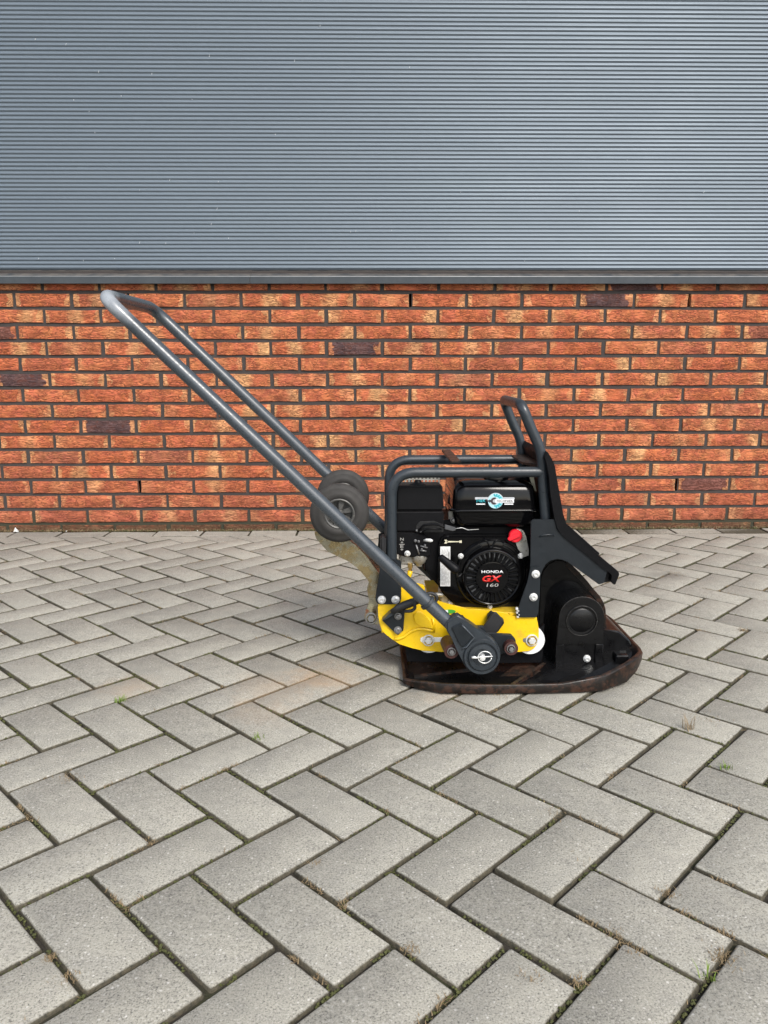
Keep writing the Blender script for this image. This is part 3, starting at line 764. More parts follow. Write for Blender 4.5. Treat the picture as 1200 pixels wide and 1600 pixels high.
# ribs and foot of the exciter
bm = bmesh.new()
def rib(bm, a_, b_, wd, h0, h1):
    a_, b_ = Vector(a_), Vector(b_); d = (b_ - a_); d.z = 0; s_ = Vector((-d.y, d.x, 0)).normalized() * wd / 2
    q = [a_ - s_, a_ + s_, b_ + s_, b_ - s_]
    lo = [bm.verts.new((v_.x, v_.y, .006)) for v_ in q]; hi = [bm.verts.new((q[k].x + (-s_.x * .3 if k in (1, 2) else s_.x * .3), q[k].y + (-s_.y * .3 if k in (1, 2) else s_.y * .3), h0 if k < 2 else h1)) for k in range(4)]
    bm.faces.new(hi)
    for k in range(4): bm.faces.new((lo[k], lo[(k + 1) % 4], hi[(k + 1) % 4], hi[k]))
for sgn in (0, 1):
    fy = (lambda y: mir(y)) if sgn else (lambda y: y)
    for args in (((.325, fy(1.690), 0), (.425, fy(1.80), 0), .012, .018, .026), ((.10, fy(1.75), 0), (.30, fy(1.80), 0), .010, .018, .022)):
        bm = bmesh.new(); rib(bm, *args); put('plate_rib', bm, 'rust', mc)
bm = bmesh.new()
def loft(bm, lo, hi):
    a_ = [bm.verts.new(q) for q in lo]; b_ = [bm.verts.new(q) for q in hi]
    bm.faces.new(a_[::-1]); bm.faces.new(b_)
    n_ = len(lo)
    for k in range(n_): bm.faces.new((a_[k], a_[(k + 1) % n_], b_[(k + 1) % n_], b_[k]))
    es = set(e for v_ in b_ for e in v_.link_edges)
    bmesh.ops.bevel(bm, geom=list(es), offset=.003, segments=2, affect='EDGES', clamp_overlap=True)
loft(bm, [(.375, 1.715, .008), (.56, 1.712, .008), (.615, 1.765, .014), (.635, 1.80, .03), (.635, 2.05, .03), (.615, 2.085, .014), (.56, 2.135, .008), (.375, 2.135, .008)],
     [(.43, 1.755, .026), (.565, 1.752, .028), (.592, 1.79, .030), (.60, 1.82, .034), (.60, 2.03, .034), (.592, 2.06, .03), (.565, 2.10, .028), (.43, 2.10, .026)])
put('exciter_foot', bm, 'cast', mc)
# exciter housing: arch shaped boss with end cap, window and bolt
YE = 1.785
hx, hz = at(908.7, 967, YE).x, at(908.7, 967, YE).z; hr = ms(36.5, YE)
arch = [(hx - hr - .004, .012)] + [(hx - hr * math.cos(math.pi * k / 20), hz + hr * math.sin(math.pi * k / 20)) for k in range(21)] + [(hx + hr + .002, .012)]
# window in the boss: build as frame + recess
bm = bmesh.new(); prism(bm, arch, YE + .006, YE + .13, .003, 2)
put('exciter_housing', bm, 'cast', mc, smooth=True, auto=35)
wx0, wz0 = at(881, 1036, YE).x, at(881, 1036, YE).z; wx1, wz1 = at(931, 1007, YE).x, at(931, 1007, YE).z
bm = bmesh.new()
top = [q for q in arch if q[1] > wz1]
prism(bm, [(arch[0][0], wz1)] + [q for q in arch[1:-1] if q[1] > wz1 + .002] + [(arch[-1][0], wz1)], YE, YE + .008, .002, 2)
prism(bm, [(arch[0][0], .02), (arch[0][0], wz1), (wx0, wz1 + .0005), (wx0, .02)], YE + .0002, YE + .008, .0015)
prism(bm, [(wx1, .02), (wx1, wz1 + .0005), (arch[-1][0], wz1), (arch[-1][0], .02)], YE + .0002, YE + .008, .0015)
put('housing_frame', bm, 'cast', mc, smooth=True, auto=35)
bm = bmesh.new(); c_ = at(908.7, 969.5, YE); r_ = ms(25.5, YE)
lathe(bm, c_, [(r_, .002), (r_, -.002), (r_ * .96, -.0035), (r_ * .92, -.0035), (r_ * .90, -.0005), (r_ * .78, -.0002), (r_ * .70, -.0022), (0, -.0026)], 44)
put('end_cap', bm, 'cast', mc, smooth=True, auto=35)
bolt(917, 1029, YE + .004, 5.8, mc, kind='button')
bm = bmesh.new(); tube(bm, [(q[0], YE + .001, q[1]) for q in arch[2:-2]], .0009, 6); put('edge_highlight', bm, 'worn', mc, smooth=True)  # thin pale beads painted as highlights on the arch and cap rims
bm = bmesh.new(); tube(bm, [(c_.x + math.cos(2 * math.pi * k / 40) * r_ * .97, YE - .0032, c_.z + math.sin(2 * math.pi * k / 40) * r_ * .97) for k in range(41)], .0007, 6); put('edge_highlight', bm, 'worn', mc, smooth=True)
# tall curved casing behind the boss, its leading edge worn to brown steel
sil = [(838, 1052), (843, 905), (846, 893), (856, 880), (868, 874), (880, 874.5), (892, 882), (905, 894), (917, 907), (928, 921), (938, 932), (943, 942), (945, 952), (944, 985), (946, 1035)]
YN = 1.86
bm = bmesh.new(); prism(bm, pxs(sil, YN), YN, mir(YN), .004, 3)
put('nose_casing', bm, 'gloss', mc, smooth=True, auto=35)
edge = [(886, 876.5), (893, 882), (905, 894), (917, 907), (928, 921), (938, 932), (943.5, 942), (946.5, 952), (948, 985)]
inn = [(943, 985), (940, 955), (936, 944), (930, 935), (921, 924), (909, 910), (897, 898), (884, 884)]
pprism('casing_edge', edge + inn, YN - .002, mir(YN) - YN + .004, 'rust', mc, .001, label='brown worn leading edge of the casing')
pprism('front_ledge', [(938, 983), (944, 984), (968, 986.5), (984, 1000), (990, 1012), (988, 1034), (938, 1040)], 1.84, .17, 'cast', mc, .004, smooth=False)
# slotted lug on the front right of the pan
bm = bmesh.new(); c_ = at(973, 1021, 1.775)
box(bm, c_.x - .018, c_.x + .014, 1.768, 1.80, .030, c_.z - .003, .003); put('slotted_lug', bm, 'cast', mc)
bm = bmesh.new(); q = at(974, 1019, 1.762)
box(bm, q.x - .009, q.x + .007, 1.7635, 1.7655, q.z - .004, q.z + .003, .001); put('lug_slot', bm, 'cavity_shade', mc)

# --- console: mount flange, white buffers, yellow deck with side plates
YS = 1.775
def both(fn):
    fn(False); fn(True)
flange = [(632, 1008), (636, 1034), (768, 1036), (845, 1036), (848, 1030), (850, 990), (851, 975), (838, 985), (800, 1000), (660, 1003)]
def mk_flange(far):
    pts = pxs(flange, 1.80); bm = bmesh.new(); y = mir(1.80) - .012 if far else 1.80
    prism(bm, pts, y, y + .012, .0015); put('mount_flange', bm, 'plastic', mc)
both(mk_flange)
def mk_buffer(px, py, rp):
    def f(far):
        c_ = at(px, py, 1.782); y = mir(1.782) - .018 if far else 1.782; c_.y = y; bm = bmesh.new(); r_ = ms(rp, 1.782)
        lathe(bm, c_, [(0, 0), (r_ * .97, 0), (r_, .002), (r_, .015), (r_ * .97, .018), (0, .018)], 36)
        put('rubber_buffer', bm, 'white', mc, smooth=True, auto=40)
    return f
both(mk_buffer(829, 1001, 23.5)); both(mk_buffer(671, 999, 23.5))
side = [(592, 938), (590.5, 950), (591, 962), (593, 975), (597, 986), (604, 993), (613, 998), (619, 1003), (624, 1007), (645, 1013), (660, 1017), (690, 1018.5), (812, 1018.5), (826, 1018), (834, 1014), (840, 1006), (842, 996), (842, 984), (840, 972), (838.5, 964), (800, 963), (794, 958), (760, 953.5), (731, 953), (709, 946), (690, 941), (672, 936), (655, 926), (640, 914), (627, 905), (622, 920), (612, 938)]
def mk_side(far):
    pts = pxs(side[:14] + [(840, 985), (800, 982), (600, 980)] if far else side, YS); y = mir(YS) - .005 if far else YS
    bm = bmesh.new(); prism(bm, pts, y, y + .005, .0014, 2); put('console_side_plate', bm, 'yellow', mc, smooth=True, auto=35)
both(mk_side)
zd = at(740, 956, YS).z
bm = bmesh.new()
box(bm, at(676, 940, YS).x, at(838, 950, YS).x, YS + .0055, mir(YS) - .0055, zd - .012, zd - .004, .001)
put('console_deck', bm, 'yellow', mc)
bm = bmesh.new(); xl = at(596, 950, YS).x
box(bm, xl, xl + .09, YS + .0055, mir(YS) - .0055, at(600, 990, YS).z, at(600, 990, YS).z + .006, .001); put('console_floor', bm, 'yellow', mc)
# pressed shapes on the yellow side plate
pprism('pressed_bulge', [(645, 962), (650, 956), (657, 955), (664, 961), (674, 970), (678, 984), (670, 983), (658, 979), (648, 974)], YS - .006, .008, 'yellow', mc, .003, smooth=False)
bm = bmesh.new(); pth = [at(x, y, YS - .0005) for x, y in ((616, 999), (630, 996), (642, 986), (655, 982), (668, 984), (676, 986))]
tube(bm, fillet(pth, .02), .0042, 10); put('pressed_rib', bm, 'yellow', mc, smooth=True)
bm = bmesh.new(); pth = [at(x, y, YS - .001) for x, y in ((676, 966), (678, 976), (678, 988))]
tube(bm, pth, .003, 8); put('pressed_rib', bm, 'yellow', mc, smooth=True)
# slots behind the console bolts
bm = bmesh.new(); prism(bm, pxs([(657, 997), (660, 995.5), (693, 996), (693, 1003), (660, 1004), (657, 1002)], YS - .0008), YS - .0008, YS + .002, .0004); put('slot_plate', bm, 'white', mc)
bm = bmesh.new(); prism(bm, pxs([(817, 999), (819, 997), (832, 997), (832, 1004), (819, 1004), (817, 1002)], YS - .0008), YS - .0008, YS + .002, .0004); put('slot_plate', bm, 'darkbolt', mc)
bolt(669.5, 1000.5, YS - .002, 9.2, mc, 'console_bolt', kind='hex'); bolt(831, 1000.5, YS - .002, 9.6, mc, 'console_bolt', kind='hex')
# green oval sticker
bm = bmesh.new(); c_ = at(702, 955.5, YS - .0006)
prism(bm, [(c_.x + math.cos(k * math.pi / 14) * ms(10.5, YS), c_.z + math.sin(k * math.pi / 14) * ms(3.4, YS)) for k in range(28)], YS - .0006, YS + .001, 0)
st = put('oval_sticker', bm, 'green', mc)
bm = bmesh.new(); prism(bm, pxs([(696, 953.4), (700, 953.4), (700, 958), (696, 958)], YS - .0010), YS - .0010, YS - .0004, 0); put('sticker_print', bm, 'whiteprint', st)
# black corner bracket with two bolt heads and the rubber strap
pprism('corner_bracket', [(597.5, 970), (615, 958), (632.5, 950), (631.5, 968), (630.5, 985), (622, 992.5), (618, 990)], YS - .007, .006, 'slate_plate', mc, .0008)
bm = bmesh.new(); q = [(597, 970), (607, 960), (624, 948), (634, 944), (633, 951), (616, 960), (603, 968)]
prism(bm, pxs(q, YS - .03), YS - .03, YS - .005, .001); put('bracket_flange', bm, 'slate', mc)
bolt(622, 963, YS - .010, 5.6, mc, 'bolt', 'darkbolt'); bolt(621.5, 984.5, YS - .010, 6.0, mc, 'bolt', 'darkbolt')
bm = bmesh.new(); pth = [at(x, y, 1.742) for x, y in ((612, 957), (622, 950), (634, 945), (645, 941), (655, 938))]
tube(bm, pth, [.006, .009, .0105, .010, .008], 12, flat=.7); put('rubber_strap', bm, 'blackrubber', mc, smooth=True)
bm = bmesh.new(); pth = [at(x, y, 1.738) for x, y in ((632, 955), (643, 955), (649, 950), (647, 944), (653, 938))]
tube(bm, fillet(pth, .006, 3), .004, 8); put('strap_hook', bm, 'blackrubber', mc, smooth=True)

# --- frame: feet, tubes, bar
YF = 1.80
foot = [(611, 874), (625, 876), (627, 878), (627, 936), (625, 942.5), (620, 944.5), (593, 944.5), (588.5, 942), (586.5, 936), (588, 922), (592, 908), (593, 893), (593.5, 878), (600, 876)]
def mk_foot(far):
    pts = pxs(foot, YS - .006); y = mir(YS) if far else YS - .006
    bm = bmesh.new(); prism(bm, pts, y, y + .006, .0012, 2); put('frame_foot', bm, 'slate_plate', mc, smooth=True, auto=35)
both(mk_foot)
bm = bmesh.new(); c0 = at(597, 857, YF)
box(bm, at(594, 870, YF).x, at(603, 870, YF).x, YF - .01, YF + .03, at(597, 882, YF).z, at(597, 838, YF).z, .004, 2); put('rubber_stop', bm, 'blackrubber', mc)
TR = .0124
def mk_rail(far):
    yy = mir(YF) if far else YF
    pts = [at(x, y, YF) for x, y in ((612, 893), (611.5, 738.5), (846, 737.5))]
    for q in pts: q.y = yy
    bm = bmesh.new(); tube(bm, fillet(pts, .058, 10), TR, 20); put('frame_rail', bm, 'slate', mc, smooth=True, auto=50)
both(mk_rail)
# lifting loop: both legs and the crossbar are one bent tube
lp = [at(x, y, YF) for x, y in ((853, 818), (848, 745), (846.5, 706), (829, 668), (815, 632))]
near_ = [Vector((q.x, YF, q.z)) for q in lp]; far_ = [Vector((q.x, mir(YF), q.z)) for q in reversed(lp)]
bm = bmesh.new(); tube(bm, fillet(near_ + far_, [.02, .04, .012, .055, .055, .012, .04, .02], 8), TR, 20)
put('lifting_loop', bm, 'slate', mc, smooth=True, auto=50)
# cross strap with brown wear and gussets
q0 = at(714, 729, YF)
bm = bmesh.new(); box(bm, q0.x - .014, q0.x + .010, YF + .004, mir(YF) - .004, q0.z + .007, q0.z + .013, .001); put('cross_strap', bm, 'rust', mc)
q0 = at(835, 716, YF)
bm = bmesh.new(); pts = [(at(800, 735, YF).x + .03, 0), (0, 0)]
xa, xb, zc_ = at(823, 730, YF).x, at(850, 730, YF).x, at(835, 722, YF).z
vs_ = [(xa, YF + .05, zc_ - .012), (xb, YF + .004, zc_ - .012), (xb, mir(YF) - .004, zc_ - .012), (xa, mir(YF) - .05, zc_ - .012)]
a_ = [bm.verts.new(q) for q in vs_]; b_ = [bm.verts.new((q[0], q[1], q[2] + .005)) for q in vs_]
bm.faces.new(a_); bm.faces.new(b_[::-1])
for k in range(4): bm.faces.new((a_[k], b_[k], b_[(k + 1) % 4], a_[(k + 1) % 4]))
put('top_gusset', bm, 'rust', mc)
far_g = [(at(842, 700, YF).x, at(842, 700, YF).z), (at(850, 700, YF).x, at(850, 700, YF).z), (at(866, 745, YF).x, at(866, 745, YF).z), (at(838, 748, YF).x, at(838, 748, YF).z)]
bm = bmesh.new(); prism(bm, far_g, mir(YF) - .002, mir(YF) + .004, .001); put('tube_gusset', bm, 'slate', mc)
# right hand support plates
upper = [(829.5, 815), (833, 811.5), (866, 811.5), (870.5, 815), (873, 826), (879, 836), (950, 889), (944, 911), (936, 913.5), (898, 886), (886, 877.5), (878, 873.5), (870, 872.5), (860, 875), (852, 881), (847, 890), (844.5, 902), (826.5, 902), (829, 880)]
lower = [(831, 886), (842, 886), (845, 889), (843.5, 930), (841, 958), (838.5, 965), (809, 965), (806.5, 961), (815, 935), (824, 910), (828.5, 889)]
def mk_support(far):
    for nm, pts_, off in (('support_plate', upper, 0.0), ('support_foot', lower, -.0055)):
        y = (mir(YS) - off - .005 + .002) if far else YS + off - .002
        bm = bmesh.new(); prism(bm, pxs(pts_, YS + off - .002), y, y + .005, .0012, 2); put(nm, bm, 'slate_plate', mc, smooth=True, auto=35)
both(mk_support)
bolt(837, 897, YS - .0085, 6.3, mc); bolt(833.5, 933, YS - .0085, 6.3, mc)
bolt(596.5, 937, YS - .007, 6.3, mc); bolt(618, 937, YS - .007, 6.3, mc)
bm = bmesh.new(); tube(bm, [at(x, y, YS - .002) for x, y in ((842, 839), (848, 836.5), (858, 835.5), (866, 836.5))], [.0015, .003, .003, .002], 10); put('pressed_lip', bm, 'slate_plate', mc, smooth=True)
bm = bmesh.new()
for k in range(5):
    c_ = at(807.5 + (k % 2) * 2 + k * .4, 951 + k * 3, YS - .004); lathe(bm, c_, [(ms(2.6, YS), .002), (ms(2.2, YS), -.003), (0, -.004)], 8)
put('bolt_cluster', bm, 'bolt', mc, smooth=True, auto=40)
# bent front cover sheet, running across the machine
YCV = 1.7685
cover_o = [(856, 706), (862, 716), (867, 727), (871, 752), (876, 780), (880, 803), (884, 818), (889, 828), (905, 842), (930, 863), (966.5, 893), (968, 898), (961.5, 914), (958, 913)]
cover_i = [(954, 908), (957, 900), (954, 895), (939, 886), (919, 869), (895, 850), (879, 837), (871, 828), (867, 812), (864, 795), (860, 770), (858, 745), (855, 728), (851, 714)]
bm = bmesh.new(); prism(bm, pxs(cover_o + cover_i, YCV), YCV, mir(YCV), .0012, 2); put('front_cover', bm, 'plastic', mc, smooth=True, auto=35)
# raised panel on the sloping part
a0, a1 = at(892, 829, YCV), at(944, 873, YCV)
bm = bmesh.new(); nrm = Vector((-(a1.z - a0.z), 0, a1.x - a0.x)).normalized(); nrm = nrm if nrm.z > 0 else -nrm
prism(bm, [(a0.x - nrm.x * .006, a0.z - nrm.z * .006), (a0.x + nrm.x * .004 + .003, a0.z + nrm.z * .004), (a1.x + nrm.x * .003, a1.z + nrm.z * .003), (a1.x - nrm.x * .006, a1.z - nrm.z * .006)], YCV + .04, mir(YCV) - .04, .0015); put('cover_panel', bm, 'plastic', mc)
bm = bmesh.new(); prism(bm, pxs([(940, 884), (957, 898), (953, 909), (936, 912)], YCV + .02), YCV + .02, mir(YCV) - .02, .001); put('cover_end', bm, 'cavity_shade', mc)

# --- guide handle
HN, HF = 1.70, 2.09
hp = [at(x, y, HN) for x, y in ((709, 980), (159, 461))]
fn_, ff_ = [Vector((q.x, HN, q.z)) for q in hp], [Vector((q.x, HF, q.z)) for q in reversed(hp)]
bm = bmesh.new(); tube(bm, fillet(fn_ + ff_, .05, 9), .0150, 24)
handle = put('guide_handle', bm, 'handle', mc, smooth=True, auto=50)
def yoke(y0, far):
    t_ = mir(1.66) - .0 if far else None
    pts = pxs([(697, 972), (714, 961), (735, 975), (758, 992), (772, 1001), (781, 1013), (783, 1027), (778, 1040), (767, 1050), (753, 1054.5), (738, 1052), (727, 1043), (721, 1030), (716, 1014), (706, 998), (697, 985)], 1.675)
    bm = bmesh.new(); prism(bm, pts, y0, y0 + .030, .004, 3); return put('handle_yoke', bm, 'slate', mc, smooth=True, auto=40)
yk = yoke(1.676, False); yoke(2.075, True)
# collar and cut-out plate on the yoke
pprism('yoke_plate', [(706, 981), (721, 974), (741, 993), (727, 1008), (722, 1011), (716, 1003)], 1.671, .008, 'slate_plate', yk, .0012)
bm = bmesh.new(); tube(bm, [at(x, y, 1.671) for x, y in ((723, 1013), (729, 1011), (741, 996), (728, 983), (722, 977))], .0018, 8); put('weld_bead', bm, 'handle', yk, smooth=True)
c_ = at(753, 1026.5, 1.672); bm = bmesh.new(); r_ = ms(30, 1.672)
lathe(bm, c_, [(r_, .03), (r_, .001), (r_ * .96, -.003), (r_ * .84, -.003), (r_ * .80, .001), (r_ * .76, .001), (r_ * .72, -.005), (r_ * .50, -.006), (r_ * .46, -.0015), (0, -.0015)], 44)
put('yoke_hub', bm, 'slate', mc, smooth=True, auto=32)
bm = bmesh.new(); c_ = at(753.5, 1027, 1.664); lathe(bm, c_, [(ms(5.2, 1.66), .008), (ms(5.2, 1.66), -.005), (ms(4.4, 1.66), -.0065), (0, -.007)], 20)
pin = put('pivot_pin', bm, 'bolt', mc, smooth=True, auto=40)
bm = bmesh.new(); cc = at(757.5, 1027, 1.659); cc2 = []
for k in range(25):
    a_ = R(-150 + 300 * k / 24) if False else R(15 + 340 * k / 24)
    cc2.append(cc + Vector((math.cos(a_) * ms(11, 1.66), 0, math.sin(a_) * ms(10, 1.66))))
tube(bm, cc2, .0012, 8); tube(bm, [at(x, y, 1.658) for x, y in ((738, 1028), (752, 1026.5), (770, 1025.5))], .0016, 8)
tube(bm, [at(x, y, 1.657) for x, y in ((737, 1027.5), (741, 1027), (746, 1028))], [.0025, .0035, .002], 8)
put('linch_pin', bm, 'bolt', pin, smooth=True)
# cross link under the yoke with its two bolted rubber ends
pprism('cross_link', [(716, 979), (756, 979), (760, 992), (799, 992), (806, 1000), (806, 1014), (790, 1021), (776, 1024), (720, 1024), (706, 1012)], 1.712, .012, 'slate_plate', mc, .0015)
for (x0, y0, x1, y1, rp) in ((699, 1003, 706, 1018, 12.0), (793, 1002, 799, 1013.5, 11.0)):
    bm = bmesh.new(); a_, b_ = at(x0, y0, 1.745), at(x1, y1, 1.690); tube(bm, [a_, b_], ms(rp, 1.72), 22)
    bmesh.ops.bevel(bm, geom=[e for e in bm.edges if len(e.link_faces) == 2 and e.calc_face_angle(0) > 1], offset=.002, segments=2, affect='EDGES')
    rb = put('rubber_end', bm, 'rustred', mc, smooth=True, auto=35)
    bolt(x1 - .5, y1, 1.688, 6.6, rb, 'bolt', 'darkbolt', 'hex')
# collar, strap ring and stop brackets along the tube
dirh = (hp[1] - hp[0]).normalized()
def along(x, y): 
    q = at(x, y, HN); s_ = (q - hp[0]).dot(dirh); return hp[0] + dirh * s_
c_ = along(669, 941); bm = bmesh.new(); tube(bm, [c_ - dirh * .004, c_ + dirh * .004], .0195, 22)
bmesh.ops.bevel(bm, geom=list(bm.edges), offset=.001, affect='EDGES', clamp_overlap=True)
put('tube_collar', bm, 'slate', mc, smooth=True, auto=30)
bm = bmesh.new(); ring = []
cc = at(672, 935, 1.708)
for k in range(15): a_ = R(-60 + 200 * k / 14); ring.append(cc + Vector((math.cos(a_) * .0155, 0, math.sin(a_) * .0125)))
tube(bm, ring, .004, 10); put('strap_loop', bm, 'blackrubber', mc, smooth=True)
pprism('stop_bracket', [(771, 957), (776, 957.5), (784, 966), (786.5, 970), (775, 991), (762, 990), (750.5, 988), (752, 984)], 1.735, .008, 'blackrubber', mc, .0015)
pprism('stop_bracket', [(762, 962), (768, 956), (787, 968), (788, 974), (778, 988), (758, 986), (760, 975)], 1.752, .014, 'slate_plate', mc, .0015)
pprism('stop_bracket', [(706, 969), (714, 963.5), (724, 962.5), (731, 974), (729, 982), (716, 982)], 1.735, .012, 'blackrubber', mc, .002)

# --- transport wheels on their zinc carriage
YW_ = 1.79
wc = at(530, 803.5, YW_)
def wheel(y, first):
    R_ = ms(46.3, YW_); c_ = Vector((wc.x, y, wc.z)); bm = bmesh.new()
    t_ = .036
    lathe(bm, c_, [(R_ * .52, -t_ / 2 + .004), (R_ * .56, -t_ / 2 + .0005), (R_ * .72, -t_ / 2), (R_ * .74, -t_ / 2 + .0012), (R_ * .86, -t_ / 2 + .001), (R_ * .93, -t_ / 2 + .003), (R_ * .985, -t_ / 2 + .008), (R_, -.008), (R_, .008), (R_ * .985, t_ / 2 - .008), (R_ * .93, t_ / 2 - .003), (R_ * .72, t_ / 2), (R_ * .52, t_ / 2 - .004)], 56)
    wh = put('transport_wheel', bm, 'rubber', mc, smooth=True, auto=60)
    bm = bmesh.new()
    lathe(bm, c_, [(R_ * .53, -.0145), (R_ * .49, -.016), (R_ * .45, -.014), (R_ * .43, -.004), (R_ * .43, .012)], 40)
    lathe(bm, c_, [(0, -.013), (R_ * .10, -.013), (R_ * .13, -.011), (R_ * .13, .010), (0, .010)], 20)
    lathe(bm, c_, [(R_ * .44, .006), (0, .006)], 40)
    for k in range(6):
        a_ = R(k * 60 + 18); u_ = Vector((math.cos(a_), 0, math.sin(a_))); s_ = Vector((-u_.z, 0, u_.x))
        q = [(u_ * R_ * .10 - s_ * .0035), (u_ * R_ * .10 + s_ * .0035), (u_ * R_ * .45 + s_ * .0085), (u_ * R_ * .45 - s_ * .0085)]
        prism(bm, [(c_.x + z_.x, c_.z + z_.z) for z_ in q], c_.y - .006, c_.y + .006, .001)
    put('wheel_rim', bm, 'rim', wh, smooth=True, auto=30)
    return wh
wheel(YW_ + .018, True); wheel(2.055, False)
bm = bmesh.new(); tube(bm, [Vector((wc.x, YW_ - .003, wc.z)), Vector((wc.x, 2.075, wc.z))], .0055, 14); put('wheel_axle', bm, 'darkbolt', mc, smooth=True, auto=40)
arm = [(491, 832), (494, 842), (512, 862), (527, 869), (544, 877), (560, 888), (572, 903), (579, 912), (581, 922), (577, 938), (573, 951), (574, 960), (577, 975), (591, 976), (600, 966), (599, 955), (597, 925), (600, 912), (593, 897), (584, 885), (570, 866), (556, 852), (546, 846), (530, 830), (520, 815)]
for y in (1.832, 2.018 - .005):
    bm = bmesh.new(); prism(bm, pxs(arm, 1.832), y, y + .005, .0012, 2); put('wheel_carriage_arm', bm, 'zinc', mc, smooth=True, auto=30)
# web joining the two arms
web = [(546, 846), (556, 852), (570, 866), (584, 885), (593, 897), (590, 899), (581, 888), (567, 869), (554, 855.5), (544, 849)]
bm = bmesh.new(); prism(bm, pxs(web, 1.832), 1.830, 2.02, .0008); put('carriage_web', bm, 'zinc', mc)
bm = bmesh.new(); c_ = at(579, 965, 1.80); tube(bm, [Vector((c_.x, 1.80, c_.z)), Vector((c_.x, 1.838, c_.z))], ms(9.5, 1.8), 24); put('carriage_pivot', bm, 'zinc', mc, smooth=True, auto=40)
bolt(580, 966, 1.798, 9.0, mc, 'pivot_bolt', 'darkbolt', 'hex')

# --- engine
YG = 1.825
bm = bmesh.new()
blk = [(686, 850), (692, 838.5), (700, 836.5), (838, 836.5), (838, 950), (800, 953.5), (728, 953.5), (710, 945), (692, 929), (684, 915), (684.5, 880)]
prism(bm, pxs(blk, YG), YG, YG + .03, .005, 3)
eng = put('engine', bm, 'gloss', mc, smooth=True, auto=35)
# crankcase and cylinder behind the fan shroud
bm = bmesh.new()
prism(bm, pxs([(660, 890), (700, 835), (838, 835), (838, 954), (728, 956), (692, 925), (668, 897)], YG + .02), YG + .03, 2.03, .008, 2)
put('crankcase', bm, 'plastic', eng, smooth=True, auto=35)
bm = bmesh.new(); pprism('engine_foot', [(690, 926), (700, 924), (706, 934), (712, 947), (693, 946), (688, 938)], YG + .02, .08, 'alu', eng, .003)
bm.free()
bolt(703.5, 942, YG + .016, 4.0, eng, 'screw', 'bolt')
bm = bmesh.new(); tube(bm, [at(668, 930, 1.84), at(692, 929, 1.84)], .006, 12); put('drain_pipe', bm, 'alu', eng, smooth=True, auto=40)
bm = bmesh.new(); prism(bm, pxs([(660, 832), (672, 815), (700, 812), (838, 812), (838, 842), (700, 868), (692, 905), (664, 890)], 1.85), 1.85, 1.99, .004, 2)
put('cylinder_block', bm, 'plastic', eng, smooth=True, auto=35)
# recoil starter cover: stepped rings, upper louvres, ribbed grille
cs = at(767.5, 895.5, YG); rs = ms(57.5, YG)
bm = bmesh.new(); lathe(bm, cs, [(rs, .004), (rs * .985, -.006), (rs * .955, -.009), (rs * .93, -.009), (rs * .92, -.006), (rs * .80, -.008), (0, -.008)], 64)
rec = put('recoil_starter', bm, 'gloss', eng, smooth=True, auto=30)
YR = 1.802
cg = at(768.8, 902, YR); rg_ = ms(44.5, YR)
bm = bmesh.new()
lathe(bm, cg, [(rg_ * 1.07, .016), (rg_ * 1.06, .002), (rg_ * 1.02, -.003), (rg_ * .985, -.004), (rg_ * .955, -.0025), (rg_ * .95, .004)], 64)
hub = [(rg_ * .60, .004), (rg_ * .595, -.001), (rg_ * .575, -.0028), (rg_ * .50, -.0036), (0, -.0040)]
lathe(bm, cg, hub, 48)
lathe(bm, cg, [(rg_ * .96, -.0022), (rg_ * .93, -.0026), (rg_ * .925, .003)], 64)
nrib = 30
for k in range(nrib):
    a_ = 2 * math.pi * (k + .5) / nrib; u_ = Vector((math.cos(a_), 0, math.sin(a_))); s_ = Vector((-u_.z, 0, u_.x))
    w0, w1 = .0018, .0036
    q = [u_ * rg_ * .58 - s_ * w0, u_ * rg_ * .58 + s_ * w0, u_ * rg_ * .94 + s_ * w1, u_ * rg_ * .94 - s_ * w1]
    prism(bm, [(cg.x + z_.x, cg.z + z_.z) for z_ in q], cg.y - .0030, cg.y + .004, .0008)
put('starter_grille', bm, 'gloss', eng, smooth=True, auto=30)
bm = bmesh.new(); lathe(bm, cg, [(rg_ * .95, .0055), (rg_ * .3, .0055)], 48)
put('grille_back', bm, 'cavity_shade', eng)
bm = bmesh.new()
for k in range(nrib):
    if not (2 <= k <= 13 or k in (15, 17, 18, 20, 27)): continue
    a_ = 2 * math.pi * k / nrib + .03; u_ = Vector((math.cos(a_), 0, math.sin(a_))); s_ = Vector((-u_.z, 0, u_.x))
    q = [u_ * rg_ * .72 - s_ * .0020, u_ * rg_ * .72 + s_ * .0020, u_ * rg_ * .90 + s_ * .0026, u_ * rg_ * .90 - s_ * .0026]
    prism(bm, [(cg.x + z_.x, cg.z + z_.z) for z_ in q], cg.y + .003, cg.y + .005, 0)
o = put('fan_blade', bm, 'slot', eng); o['kind'] = 'stuff'
# louvre arcs above the grille
bm = bmesh.new()
for (rr, a0, a1) in ((53.5, 112, 152), (50, 110, 148), (53.5, 35, 72), (50, 32, 70), (47.5, 110, 140), (47.3, 42, 70)):
    pth = [Vector((cs.x + math.cos(R(a0 + (a1 - a0) * k / 14)) * ms(rr, YG), YG - .0105, cs.z + math.sin(R(a0 + (a1 - a0) * k / 14)) * ms(rr, YG))) for k in range(15)]
    tube(bm, pth, .0016, 8)
pth = [at(x, y, YG - .0105) for x, y in ((757, 843), (762, 847), (766, 855), (769, 855), (773, 847), (778, 843))]
tube(bm, fillet(pth, .004, 3), .0018, 8)
put('starter_louvre', bm, 'gloss', eng, smooth=True)
for (x, y, r_) in ((720, 869, 4.3), (813.3, 868.5, 4.3), (765.5, 948, 3.6)): 
    bolt(x, y, YG - .010, r_, eng, 'screw')
